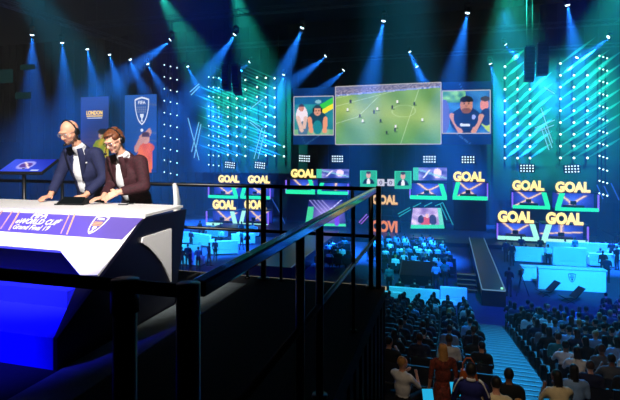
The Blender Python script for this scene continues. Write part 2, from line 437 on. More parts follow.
# ================================================================== people
class Body:
    """tapered limbs and ellipsoids fused into one continuous skin"""
    def __init__(s): s.pr = []
    def cap(s, p0, p1, r0, r1, t): s.pr.append(('c',Vector(p0),Vector(p1),r0,r1,t)); return s
    def ell(s, c, r, t, M=None): s.pr.append(('e',Vector(c),Vector(r),M or Matrix.Identity(3),0,t)); return s
    def grow(s, d, keep=None):
        b = Body()
        for q in s.pr:
            if keep and q[5] not in keep: continue
            if q[0]=='c': b.pr.append(('c',q[1],q[2],q[3]+d,q[4]+d,q[5]))
            else: b.pr.append(('e',q[1],q[2]+Vector((d,d,d)),q[3],0,q[5]))
        return b
    def dist(s, p, q):
        if q[0]=='c':
            d = q[2]-q[1]; t = min(1,max(0,(p-q[1]).dot(d)/(d.dot(d)+1e-12)))
            return (p-q[1]-d*t).length-(q[3]*(1-t)+q[4]*t)
        l = q[3].transposed()@(p-q[1]); k = math.sqrt((l.x/q[2].x)**2+(l.y/q[2].y)**2+(l.z/q[2].z)**2)
        return (k-1)*min(q[2])
    def tagat(s, p): return min(s.pr, key=lambda q: s.dist(p,q))[5]
    def mesh(s, name, vox, smooth_it=2):
        mb = MB()
        for q in s.pr:
            if q[0]=='c':
                n = 12 if q[3] > .02 else 8
                mb.tube(q[1],q[2],q[3],q[4],n=n); mb.ball(q[1],q[3],n); mb.ball(q[2],q[4],n)
            else: mb.ball(q[1],tuple(q[2]),18,M=q[3])
        me = bpy.data.meshes.new(name); me.from_pydata(mb.v,[],mb.f)
        bm = bmesh.new(); bm.from_mesh(me); bmesh.ops.recalc_face_normals(bm,faces=bm.faces); bm.to_mesh(me); bm.free()
        o = bpy.data.objects.new(name,me); COL.objects.link(o)
        r = o.modifiers.new('r','REMESH'); r.mode='VOXEL'; r.voxel_size=vox; r.use_smooth_shade=True
        if smooth_it:
            k = o.modifiers.new('s','SMOOTH'); k.factor=.5; k.iterations=smooth_it
        dg = bpy.context.evaluated_depsgraph_get()
        out = bpy.data.meshes.new_from_object(o.evaluated_get(dg)); out.name = name
        bpy.data.objects.remove(o); bpy.data.meshes.remove(me)
        for p in out.polygons: p.use_smooth = True
        out.materials.clear()
        return out
def del_faces(me, fn):
    bm = bmesh.new(); bm.from_mesh(me)
    dead = [f for f in bm.faces if fn(f.calc_center_median())]
    bmesh.ops.delete(bm, geom=dead, context='FACES'); bm.to_mesh(me); bm.free()
def paint_by(me, body, order):
    for p in me.polygons: p.material_index = order[body.tagat(Vector(p.center))]
def hand(b, wrist, d, up, side, curl=.25, sc=1., tag='hand'):
    """palm, four unequal bent fingers and a side thumb; d = pointing, up = back of the hand, side = towards the thumb"""
    d = Vector(d).normalized(); up = Vector(up).normalized(); sd = Vector(side).normalized(); w_ = Vector(wrist)
    pc = w_+d*.05*sc
    for k in (-.028,-.010,.010,.028): b.cap(w_+sd*k*.7*sc, w_+d*.088*sc+sd*k*sc, .017*sc, .0145*sc, tag)
    for k, L in ((.030,.072),(.0105,.080),(-.0095,.074),(-.029,.058)):
        k0 = w_+d*.09*sc+sd*k*sc; a = curl
        d1 = (d*math.cos(a)-up*math.sin(a)); d2 = (d*math.cos(2.2*a)-up*math.sin(2.2*a))
        sp = sd*(k*.25)
        k1 = k0+(d1+sp)*L*.52*sc; k2 = k1+(d2+sp)*L*.48*sc
        b.cap(k0,k1,.0098*sc,.0090*sc,tag); b.cap(k1,k2,.0090*sc,.0075*sc,tag)
    t0 = w_+d*.025*sc+sd*.03*sc; t1 = t0+(d*.6+sd*.75-up*.15)*.04*sc; t2 = t1+(d*.9+sd*.35-up*.2)*.032*sc
    b.cap(t0,t1,.0135*sc,.0115*sc,tag); b.cap(t1,t2,.0112*sc,.009*sc,tag)
def head(b, c, R, sc=1., beard=False):
    """face looks along R @ -Y"""
    c = Vector(c); f = lambda x,y,z: c+R@Vector((x*sc,y*sc,z*sc)); e = lambda p,r,t,M=None: b.ell(f(*p), [k*sc for k in r], t, R@(M or Matrix.Identity(3)))
    e((0,.012,.03),(.076,.095,.088),'head'); e((0,-.02,-.02),(.066,.075,.088),'head')
    e((0,-.035,-.068),(.05,.048,.042),'head'); e((0,-.072,-.088),(.026,.02,.02),'head')      # jaw, chin
    e((0,-.086,.035),(.056,.016,.012),'head')                                               # brow
    b.cap(f(0,-.093,.018),f(0,-.112,-.022),.009*sc,.014*sc,'head'); e((-.012,-.1,-.026),(.01,.012,.008),'head'); e((.012,-.1,-.026),(.01,.012,.008),'head')
    e((-.043,-.062,-.018),(.024,.024,.022),'head'); e((.043,-.062,-.018),(.024,.024,.022),'head')  # cheeks
    e((0,-.09,-.05),(.024,.012,.006),'lip'); e((0,-.089,-.060),(.02,.012,.007),'lip')
    for s_ in (-1,1): e((s_*.078,.01,-.003),(.009,.02,.033),'head', Matrix.Rotation(.2*s_,3,'Z'))
    return f

SKIN = mat('skin_warm', (.86,.62,.50), .5, vary=.06)
SKIN2 = mat('skin_pale', (.88,.66,.55), .5, vary=.06)
LIP = mat('lip', (.70,.42,.38), .5)
SHIRT = mat('white_cotton', (.92,.92,.93), .8, vary=.03)
NAVY = mat('navy_wool', (.095,.12,.27), .8, vary=.2, scale=60)
BURG = mat('burgundy_check_wool', (.21,.06,.10), .8, vary=.5, scale=45)
TROU = mat('dark_trousers', (.06,.06,.09), .85)
HAIR1 = mat('auburn_hair', (.42,.23,.12), .55, vary=.4, scale=60)
EYE_W = mat('eye_white', (.92,.92,.92), .3); EYE_D = mat('eye_dark', (.12,.08,.06), .25)

def commentator(name_label, X, Y, j, jacket, skin, bald, vox=.0075):
    t = thing('person', name_label, 'person', (X,Y,0), 0, 'commentators at the desk')
    b = Body()
    hp = Vector(j['hip']); ch = Vector(j['chest']); nk = Vector(j['neck']); hd = Vector(j['head'])
    # torso
    b.ell(hp+Vector((0,0,.02)), (.155,.112,.12), 'hips'); 
    mid = hp.lerp(ch,.5)
    b.ell(mid, (.142,.105,.17), 'torso'); b.ell(ch, (.168,.118,.19), 'torso')
    ls = Vector(j['ls']); rs = Vector(j['rs'])
    b.cap(ch+Vector((-.09,0,.10)), rs.lerp(ch+Vector((0,0,.14)),.15), .085,.068,'torso'); b.cap(ch+Vector((.09,0,.10)), ls.lerp(ch+Vector((0,0,.14)),.15), .085,.068,'torso')
    b.cap(ch+Vector((0,.02,.13)), nk, .08,.062,'torso')
    b.cap(nk, hd+Vector((0,.045,-.045)), .056,.053,'neck')
    for s_, el, wr in ((rs,j['re'],j['rw']),(ls,j['le'],j['lw'])):
        b.cap(s_, el, .058,.044,'arm'); b.cap(el, wr, .043,.029,'arm')
    hand(b, j['rw'], j['rd'], j['ru'], j['rt'], j.get('rc',.2)); hand(b, j['lw'], j['ld'], j['lu'], j['lt'], j.get('lc',.2))
    for s_ in (-1,1):
        h0 = hp+Vector((s_*.085,.0,-.04)); k_ = Vector((s_*.105,hp.y-.03,.50)); a_ = Vector((s_*.115,hp.y+.03,.09))
        b.cap(h0,k_,.088,.058,'leg'); b.cap(k_,a_,.056,.038,'leg'); b.cap(a_+Vector((0,.02,-.045)),a_+Vector((0,-.14,-.055)),.04,.032,'foot')
    R = Matrix.Rotation(j['yaw'],3,'Z')@Matrix.Rotation(j['pitch'],3,'X')
    f = head(b, hd, R, j.get('hs',1.))
    me = b.mesh('body', vox, 2)
    mats_ = [skin, LIP, MATTE]
    for m in mats_: me.materials.append(m)
    paint_by(me, b, dict(head=0,lip=1,neck=0,hand=0,arm=0,torso=0,hips=0,leg=0,foot=2))
    body = link('body', me, t)
    # eyes
    ey = MB()
    for s_ in (-1,1):
        ey.ball(f(s_*.031,-.0835,.012), .0115, 10, 0); ey.ball(f(s_*.031,-.0925,.009), .0055, 8, 1)
    ey.build('eyes', [EYE_W,EYE_D], t, smooth=True)
    # shirt (with a collar), jacket open at the front, trousers
    sb = b.grow(.006, {'torso','hips'}); sm_ = sb.mesh('shirt', .012, 2)
    del_faces(sm_, lambda c: c.z < hp.z-.02)
    sm_.materials.append(SHIRT); sh = link('shirt', sm_, t)
    col = MB(); nd = (hd+Vector((0,.045,-.045))-nk).normalized(); a_ = Vector((1,0,0)); c_ = nd.cross(a_)
    ro=[];ri=[]
    for i in range(15):
        an = math.radians(-75+(150+180)*i/14 if False else 0)
    angs = [math.radians(-90+18+ (360-36)*i/18) for i in range(19)]
    for an in angs:
        o_ = a_*math.cos(an)+(-c_ if c_.y<0 else c_)*math.sin(an)
        ro.append(nk-nd*.012+o_*.070); ri.append(nk+nd*.030+o_*.060)
    n_=len(ro); col.add(ro+ri,[(i,i+1,n_+i+1,n_+i) for i in range(n_-1)])
    cl = col.build('collar', SHIRT, sh, smooth=True); so = cl.modifiers.new('t','SOLIDIFY'); so.thickness=.006
    jb = b.grow(.019, {'torso','hips','arm'}); jm = jb.mesh('jacket', .012, 3)
    wr = [Vector(j['rw']),Vector(j['lw'])]; el_ = [Vector(j['re']),Vector(j['le'])]
    front = lambda c: c.y < (hp.lerp(ch, (c.z-hp.z)/(ch.z-hp.z))).y-.02
    def cut(c):
        for w_, e_ in zip(wr, el_):
            dd = (w_-e_).normalized()
            if (c-w_).length < .09 and (c-w_).dot(dd) > -.045: return True
        if c.z < hp.z-.10: return True
        if (c-nk).length < .088 and c.z > nk.z-.03: return True
        nearest = jb.tagat(c)
        if nearest in ('torso','hips') and front(c):
            zt_ = nk.z; zb = hp.z+.06
            wdt = j['open0']+(j['open1']-j['open0'])*min(1,max(0,(c.z-zb)/(zt_-zb)))
            if c.z > hp.z-.1 and abs(c.x-j['openx']) < wdt: return True
        return False
    del_faces(jm, cut)
    jm.materials.append(jacket); jk = link('jacket', jm, t)
    so = jk.modifiers.new('t','SOLIDIFY'); so.thickness=.008; so.offset=-1
    # lapels following the front edges
    for s_ in (-1,1):
        lp = MB(); pts_=[]
        for q in range(7):
            u = q/6; z_ = nk.z-.02-u*(nk.z-.02-(hp.z+.16)); zb = hp.z+.06
            wdt = j['open0']+(j['open1']-j['open0'])*min(1,max(0,(z_-zb)/(nk.z-zb)))
            ctr = hp.lerp(ch,(z_-hp.z)/(ch.z-hp.z)) if z_<ch.z else ch.lerp(nk,(z_-ch.z)/(nk.z-ch.z))
            dep = -.136+.03*max(0,(z_-ch.z)/(nk.z-ch.z))
            lw_ = .062*math.sin(math.pi*min(1,u*.8+.25))+.008
            x0 = j['openx']+s_*(wdt-.006); x1 = x0+s_*lw_
            pts_.append(((x0,ctr.y+dep-.004,z_),(x1,ctr.y+dep+.004+.25*max(0,abs(x1)-.09),z_+.012)))
        vs=[p for a in pts_ for p in a]; lp.add(vs,[(2*i,2*i+1,2*i+3,2*i+2) for i in range(6)])
        l_ = lp.build('lapel', jacket, jk, smooth=True); so = l_.modifiers.new('t','SOLIDIFY'); so.thickness=.006
    tb_ = b.grow(.014, {'hips','leg'}); tm = tb_.mesh('trousers', .014, 2); tm.materials.append(TROU)
    del_faces(tm, lambda c: c.z < .05 or c.z > hp.z+.06)
    link('trousers', tm, t)
    return t, f, R, body, jk, b
j1 = dict(hip=(0,.12,.98), chest=(0,.02,1.30), neck=(0,-.085,1.535), head=(-.01,-.205,1.70), yaw=math.radians(-4), pitch=math.radians(28),
          ls=(.195,-.02,1.455), rs=(-.195,-.02,1.455), re=(-.275,-.07,1.20), rw=(-.20,-.285,.99), le=(.285,.0,1.19), lw=(.235,-.245,1.0),
          rd=(.1,-1,-.12), ru=(0,-.1,1), rt=(1,.2,0), ld=(-.75,-.75,-.1), lu=(0,-.1,1), lt=(-.8,.6,0), open0=.045, open1=.082, openx=0., hs=1.1)
man1, f1, R1, body1, jk1, b1 = commentator('bald bearded person in a navy suit and open white shirt leaning on the desk', -4.05, 4.62, j1, NAVY, SKIN, True)
# headset, glasses, stubble, pocket square
HS = mat('black_headset_plastic', (.04,.04,.05), .4)
hs = MB(); arc=[]
for i in range(15):
    a = math.radians(-8+196*i/14); arc.append(f1(.09*math.cos(a), .012, .005+.122*math.sin(a)))
hs.path(arc,.0085,8); hst = hs.build('headset', HS, man1, smooth=True)
for s_ in (-1,1):
    MB().ball(f1(s_*.088,.012,-.002),(.018,.037,.042),14,M=R1).build('ear_cup', HS, hst, smooth=True)
m = MB(); m.path([f1(.088,-.01,-.02),f1(.085,-.06,-.055),f1(.055,-.105,-.075),f1(.02,-.125,-.08)],.004,6); m.ball(f1(.015,-.128,-.081),.016,10)
m.build('boom_microphone', HS, hst, smooth=True)
def glasses(f, m_, parent):
    g = MB()
    for s_ in (-1,1):
        c = [f(s_*.032+.024*math.cos(a),-.104+.004*abs(math.cos(a)),.010+.019*math.sin(a)) for a in [2*math.pi*k/14 for k in range(15)]]
        g.path(c,.0028,6); g.tube(f(s_*.056,-.1,.014),f(s_*.078,-.0,.012),.0026,n=6)
    g.tube(f(-.009,-.106,.014),f(.009,-.106,.014),.0026,n=6)
    return g.build('glasses', m_, parent, smooth=True)
glasses(f1, mat('clear_glasses_frame',(.55,.5,.5),.3), man1)
bd = Body(); cR = R1
for p,r in (((0,-.042,-.072),(.0535,.05,.044)),((0,-.074,-.09),(.03,.023,.023)),((-.05,-.012,-.045),(.02,.04,.04)),((.05,-.012,-.045),(.02,.04,.04)),((0,-.094,-.041),(.027,.012,.006))):
    bd.ell(f1(*p), r, 'b', R1)
bm_ = bd.mesh('beard', .006, 2); bm_.materials.append(mat('greying_stubble',(.52,.36,.29),.8,vary=.3,scale=80)); link('beard', bm_, man1)
sq = Vector((.098,-.112,1.345)); m = MB()
m.poly([sq+Vector(v) for v in ((-.032,.0,-.006),(.032,.018,.006),(.034,.018,.022),(-.03,0,.008))],[sq+Vector(v)+Vector((0,-.012,0)) for v in ((-.032,.0,-.006),(.032,.018,.006),(.034,.018,.022),(-.03,0,.008))])
m.build('pocket_square', SHIRT, jk1)

j2 = dict(hip=(0.02,.12,.94), chest=(0.01,.0,1.22), neck=(0,-.105,1.445), head=(-.01,-.225,1.595), yaw=math.radians(-6), pitch=math.radians(30),
          ls=(.185,-.04,1.37), rs=(-.18,-.04,1.37), re=(-.215,-.01,1.12), rw=(-.11,-.27,1.0), le=(.25,-.06,1.105), lw=(.06,-.265,1.055),
          rd=(-.25,-1,-.12), ru=(0,-.1,1), rt=(1,-.2,0), ld=(-.72,-.55,-.42), lu=(-.2,-.6,.75), lt=(-.3,.3,.9), lc=.3, open0=.06, open1=.062, openx=-.03)
man2, f2, R2, body2, jk2, b2 = commentator('younger auburn-haired person in glasses and a burgundy jacket bending over the desk', -3.40, 4.56, j2, BURG, SKIN2, False)
hb = Body()
for p,r in (((0,.035,.045),(.083,.092,.082)),((0,-.03,.10),(.062,.055,.024)),((-.055,.0,.06),(.03,.06,.04)),((.055,.0,.06),(.03,.06,.04)),((0,.085,-.01),(.066,.035,.07)),((.073,.045,.0),(.018,.04,.05)),((-.073,.045,.0),(.018,.04,.05)),((0,.04,.118),(.055,.06,.022))):
    hb.ell(f2(*p), r, 'h', R2)
hr = random.Random(5)
for i in range(34):                       # swept locks over the crown and the fringe
    x = hr.uniform(-.062,.062); y0 = hr.uniform(-.01,.09); z0 = .118-1.6*x*x*4-.9*max(0,y0-.04)
    y1 = y0-hr.uniform(.05,.08); x1 = x-hr.uniform(.0,.03); z1 = .118+hr.uniform(-.004,.016)-1.6*x1*x1*4-.35*max(0,-y1-.02)
    hb.cap(f2(x,y0,z0), f2(x1,y1,z1), .012, .006, 'h')
hm = hb.mesh('hair', .006, 1); hm.materials.append(HAIR1); link('hair', hm, man2)
glasses(f2, mat('dark_red_glasses_frame',(.35,.08,.10),.3), man2)
m = MB(); arc=[f2(.1*math.cos(math.radians(a)),.02,.01+.135*math.sin(math.radians(a))) for a in range(-5,186,14)]
m.path(arc,.007,8); h2 = m.build('headset', HS, man2, smooth=True)
for s_ in (-1,1): MB().ball(f2(s_*.098,.02,.0),(.016,.034,.038),12,M=R2).build('ear_cup', HS, h2, smooth=True)
m = MB(); m.path([f2(-.095,0,-.02),f2(-.09,-.06,-.06),f2(-.055,-.125,-.082)],.004,6); m.ball(f2(-.05,-.13,-.083),.015,10); m.build('boom_microphone', HS, h2, smooth=True)

# ================================================================== arena: banners
def banner(nm, label, x0, y0, x1, y1, b, paint, nx, ny):
    a = B(x0,y0,b); c = B(x1,y1,b); W = c.x-a.x; H_ = a.z-c.z
    t = thing(nm, label, 'banner', ((a.x+c.x)/2, b, c.z))
    MB().box((-W/2,0,0),(W/2,.08,H_)).build('panel_box', BLACK, t)
    led('printed_face', W-.06, H_-.06, nx, ny, paint, t, (0,-.012,H_/2), 1.1)  # printed cloth given its own glow in place of light falling on it
    for s_ in (-1,1): MB().tube((s_*W*.4,.04,H_),(s_*W*.4,.04,17.2-c.z),.012,n=6).build('hanging_wire', STEEL, t)
    return t, W, H_
def f_ban1(u,v):
    c = mix((.10,.16,.42),(.20,.27,.56), v)
    c = mix(c,(.42,.36,.52), max(0,1-abs(v-.47)/.16)*.7*max(0,nz(u*2,v*60)*.8+.5))
    if ell(u,v,.80,.53,.16,.075): c = (.80,.62,.56)
    if ell(u,v,.80,.565,.17,.04): c = (.16,.12,.12)
    if ell(u,v,.78,.36,.34,.12) or seg(u,v,.78,.36,.80,.48,.05): c = mix((.80,.66,.20),(.35,.55,.2), (nz(u*6,v*9)+.4))
    if v < .22: c = mix((.2,.2,.35),c,v/.22)
    return c
def f_ban2(u,v):
    c = mix((.06,.22,.52),(.17,.38,.72), v)
    for k in (.50,.40,.86): c = mix(c,(.62,.50,.50), max(0,1-abs(v-k-.02*math.sin(u*3))/.012)*.6*u)
    if ell(u,v,.64,.16,.24,.26) or ell(u,v,.62,.32,.32,.07): c = mix((1.,.48,.05),(.85,.30,.04), .5+nz(u*5,v*7))
    if seg(u,v,.36,.30,.52,.44,.05): c=(.80,.56,.46)
    if ell(u,v,.66,.44,.13,.07): c = (.86,.62,.52)
    if seg(u,v,.5,.4,.78,.52,.05): c=(.80,.58,.50)
    if v>.46 and ell(u,v,.66,.47,.13,.055): c=(.30,.16,.10)
    if ell(u,v,.45,.12,.3,.09): c = mix(c,(.9,.62,.35),.7)
    return c
t, W, H_ = banner('tall_banner', 'tall blue banner with gold LONDON lettering behind the two commentators', 80.5, 97, 109, 178, 40, f_ban1, 30, 84)
GOLDL = glow('gold_lit_print', (.95,.78,.36), 1.5); WHL = glow('white_lit_print', (.86,.88,.95), 1.2)
letter_part('lettering', 'LONDON', W*.56, .42, .02, GOLDL, t, (0,-.02,H_*.80), offset=.03)
MB().box((-W*.28,-.03,H_*.753),(W*.28,-.015,H_*.765)).build('printed_rule', GOLDL, t)
MB().box((-W*.26,-.03,H_*.73),(W*.27,-.015,H_*.739)).build('printed_rule', WHL, t)
t, W, H_ = banner('tall_banner', 'tall blue banner with a white shield crest right of the two commentators', 124.5, 95, 157, 173, 40, f_ban2, 34, 80)
c0 = B(142,111,40)-t.location
crest('crest', t, Vector((c0.x,-.02,c0.z)), Matrix.Identity(3), 16.5*47/480, 28*47/480, [WHL, glow('pale_lit_print',(.55,.62,.80),.8)])
MB().ball((c0.x,-.02,c0.z-1.85),(.16,.02,.16),10).build('small_emblem', WHL, t)

# ================================================================== big video wall
def f_pitch(u,v):
    x = u; top = .845+.085*u
    if v > top+.015: 
        return mix((.30,.30,.45),(.62,.58,.66), .5+nz(u*60,v*40)) if v < top+.09 else mix((.30,.33,.50),(.52,.50,.60),.5+nz(u*30,v*60))
    if v > top-.012: return mix((.75,.75,.85),(.3,.4,.7),.5+nz(u*45,3))
    c = mix((.35,.52,.28),(.50,.65,.38), .5+.5*math.sin((u*9+v*3.2)*2.2)*.7)
    c = mix(c,(.72,.76,.42), max(0,.60-abs(v-(.62-.25*u))*1.8))
    c = mix(c,(.24,.52,.26), max(0,.55-v)*.8)
    c = mix(c,(.50,.62,.52), max(0,.3-abs(u-.33-.2*v))*1.2)
    for (x0,y0,x1,y1) in ((.0,.66,.55,.88),(.0,.36,.22,.47),(.22,.47,.42,.80),(.63,.0,.80,.9),(.0,.80,.3,.90)):
        if seg(u,v,x0,y0,x1,y1,.0042,1.7): c = mix(c,(.85,.9,.8),.55)
    e = ((u-.66)/.11)**2+((v-.55)/.10)**2
    if .88 < e < 1.08: c = mix(c,(.85,.9,.8),.3)
    for (a,b_,col) in ((.27,.40,(.95,.9,.9)),(.24,.49,(.2,.2,.3)),(.38,.55,(.2,.2,.35)),(.41,.60,(.95,.9,.9)),(.44,.40,(.15,.2,.3)),(.60,.71,(.95,.9,.9)),(.585,.30,(.9,.85,.9)),(.58,.24,(.15,.15,.3)),(.50,.20,(.12,.15,.2)),(.555,.62,(.15,.15,.3)),(.12,.60,(.9,.9,.9)),(.15,.74,(.2,.2,.3)),(.83,.40,(.9,.9,.9)),(.76,.67,(.15,.2,.3))):
        if abs(u-a)<.008 and abs(v-b_)<.026: c = col
        if abs(u-a-.006)<.016 and abs(v-b_+.032)<.008: c = mix(c,(.1,.25,.1),.5)
    return c
def f_left(u,v):
    c = mix((.10,.42,.52),(.16,.58,.60), .5+nz(u*4,v*3))
    if v > .80: c = mix(c,(.05,.25,.5),.6)
    if seg(u,v,.74,.60,1.05,.78,.06): c=(.92,.86,.25)
    if seg(u,v,.72,.74,1.05,.92,.07): c=(.20,.75,.30)
    if v<.14: c = mix((.35,.65,.45),(.6,.7,.6),.5+nz(u*9,2))
    # person in white on the left
    if ell(u,v,.20,.50,.15,.26): c=(.90,.84,.88)
    if ell(u,v,.23,.14,.13,.22): c=mix((.15,.35,.5),(.8,.8,.85),.2)
    if seg(u,v,.10,.45,.20,.12,.05) or seg(u,v,.30,.45,.26,.2,.045): c=(.84,.70,.66)
    if ell(u,v,.19,.70,.07,.085): c=(.78,.52,.46)
    if v>.74 and ell(u,v,.19,.72,.078,.085): c=(.25,.22,.28)
    # person in dark jersey and headset
    if ell(u,v,.60,.38,.24,.24): c=(.08,.26,.36)
    if ell(u,v,.60,.20,.12,.18): c=(.10,.50,.55)
    if seg(u,v,.40,.42,.44,.10,.055) or seg(u,v,.80,.42,.78,.10,.055): c=(.88,.58,.46)
    if ell(u,v,.60,.62,.095,.125): c=(.80,.56,.48)
    if v>.69 and ell(u,v,.60,.68,.105,.10): c=(.14,.26,.34)
    for ex in (.565,.635):
        if ell(u,v,ex,.63,.016,.012): c=(.15,.1,.1)
    if .575<u<.625 and abs(v-.555)<.009: c=(.5,.25,.22)
    if seg(u,v,.495,.60,.495,.68,.02) or seg(u,v,.705,.60,.705,.68,.02): c=(.08,.1,.15)
    if ell(u,v,.62,.86,.08,.05): c=(.5,.7,.75)
    return c
def f_right(u,v):
    c = mix((.10,.30,.60),(.25,.55,.80), .5+nz(u*4,v*4))
    if v>.72 and u<.5: c = mix((.2,.5,.4),(.55,.8,.5),.5+nz(u*9,v*9))
    if seg(u,v,.72,.42,1.,.1,.07): c=(.7,.8,.35)
    if ell(u,v,.04,.4,.12,.4): c=(.35,.40,.70)
    if ell(u,v,.88,.66,.09,.13): c=(.86,.52,.50)
    if ell(u,v,.90,.80,.1,.06): c=(.25,.2,.25)
    if ell(u,v,.92,.38,.13,.2): c=(.10,.18,.40)
    if ell(u,v,.50,.30,.34,.30) : c=(.07,.16,.34)
    if seg(u,v,.20,.42,.38,.04,.055) or seg(u,v,.82,.40,.66,.04,.055): c=(.80,.56,.48)
    if ell(u,v,.50,.36,.26,.27): c=(.08,.18,.38)
    if ell(u,v,.51,.66,.13,.20): c=(.74,.50,.42)
    if v>.74 and ell(u,v,.51,.76,.14,.115): c=(.08,.07,.09)
    if ell(u,v,.51,.53,.1,.07): c=(.50,.32,.28)
    if ell(u,v,.465,.69,.022,.014) or ell(u,v,.555,.69,.022,.014): c=(.12,.08,.08)
    if abs(v-.725)<.01 and (.43<u<.49 or .53<u<.59): c=(.2,.13,.1)
    if .485<u<.535 and .60<v<.66: c=(.66,.43,.36)
    if .47<u<.55 and abs(v-.555)<.009: c=(.45,.2,.2)
    if seg(u,v,.40,.20,.56,.19,.03): c=(.82,.86,.95)
    if ell(u,v,.66,.38,.04,.06): c=(.6,.65,.9)
    return c
def wall_screen(nm, label, quad, b, fn, nx, ny, frame, strength=.9):
    """quad: photo corners bl br tr tl"""
    p = [B(x,y,b) for x,y in quad]; c = sum(p, Vector())/4
    zb = min(q.z for q in p); t = thing(nm, label, 'screen', (c.x,b,zb))
    cs = [(q.x-c.x, q.z-zb) for q in p]
    MB().prism_xz([(x*1.0,z) for x,z in cs], .02, .25).build('cabinet', BLACK, t)
    led('picture', 1,1,nx,ny,fn,t,(0,-.0,0),strength,corners=cs)
    if frame:
        m = MB(); e = .07
        for i in range(4):
            a = Vector((cs[i][0],-.02,cs[i][1])); d = Vector((cs[(i+1)%4][0],-.02,cs[(i+1)%4][1])); m.tube(a,d,.05,n=6)
        m.build('lit_frame', frame, t)
    return t
FR = glow('pale_screen_edge', (.72,.70,.72), 1.2)
wall_screen('video_screen', 'largest video screen, showing a green football pitch from above', ((335.5,144.5),(441,144),(441,82.3),(335.5,86.8)), 51.6, f_pitch, 190, 110, FR, 1.45)
def f_blue(u,v):
    c = mix((.03,.16,.42),(.07,.30,.58),.5+.5*nz(u*2.2,v*2.5))
    if seg(u,v,.15,.25,.3,.0,.006) or seg(u,v,.3,.0,.8,.24,.006): c=(.3,.55,.75)
    return c
def f_blue2(u,v):
    c = mix((.03,.14,.40),(.05,.26,.58),.5+.5*nz(u*2.2+5,v*2.5))
    if seg(u,v,.30,.18,.58,.01,.006) or seg(u,v,.36,.98,.44,.86,.006): c=(.35,.6,.9)
    return c
wall_screen('backing_screen', 'plain blue screen behind the portrait of two seated players, left of the pitch screen', ((293,144.6),(335,144.5),(335,87),(293,88.5)), 51.9, f_blue, 40, 50, None, .75)
wall_screen('backing_screen', 'plain blue screen behind the portrait of a single player, right of the pitch screen', ((441.5,144.5),(491.3,144.5),(491.3,81),(441.5,82.3)), 51.9, f_blue2, 40, 50, None, .75)
wall_screen('portrait_screen', 'video screen with a player in white and another in a dark jersey', ((294,135),(333.5,135),(333.5,96),(294,96.8)), 51.5, f_left, 70, 66, FR, 1.35)
wall_screen('portrait_screen', 'video screen with one player in a navy jersey, right of the pitch screen', ((442.3,133.3),(490.2,133.3),(490.2,90),(442.3,91)), 51.5, f_right, 76, 70, FR, 1.35)

# ================================================================== stage platform, tiers
ZS = -6.65
stage_m = mat('stage_black', (.07,.08,.13), .45, vary=.3, scale=2)
st = MB(); st.box((-24,44.0,ZF),(15,55.5,ZS)); struct(st.build('floor_stage', stage_m))

# ------------------------------------------------------------------ player booths with GOAL boards
GREEN = glow('green_led', (.14,.84,.60), 1.6); MINT = glow('mint_led', (.62,.92,.84), 1.4)
VIOL = glow('violet_led', (.52,.38,.92), 1.4)
GOALM = glow('goal_yellow', (1.,.91,.56), 1.45); GOALR = glow('goal_amber_rim', (.75,.52,.12), .8)
def f_booth(ph, fan=0):
    def fn(u,v):
        c = mix((.08,.12,.46),(.26,.42,.92), max(0,1-math.hypot((u-.5)*1.2,v-.55)*1.5))
        for (x0,y0,x1,y1) in (((.1,.05,.85,.9),(.2,.95,.7,.1)) if ph==0 else ((.05,.35,.95,.5),(.5,.0,.52,1.)) if ph==1 else ((.15,.95,.6,.1),(.3,.05,.8,.8))):
            d = .03
            if seg(u,v,x0,y0,x1,y1,d): c = (.88,.74,.62)
            elif seg(u,v,x0,y0,x1,y1,d*2.2): c = mix(c,(.8,.55,.5),.4)
        if v < .10: c = mix(c,(.03,.03,.1),.6)
        return c
    return fn
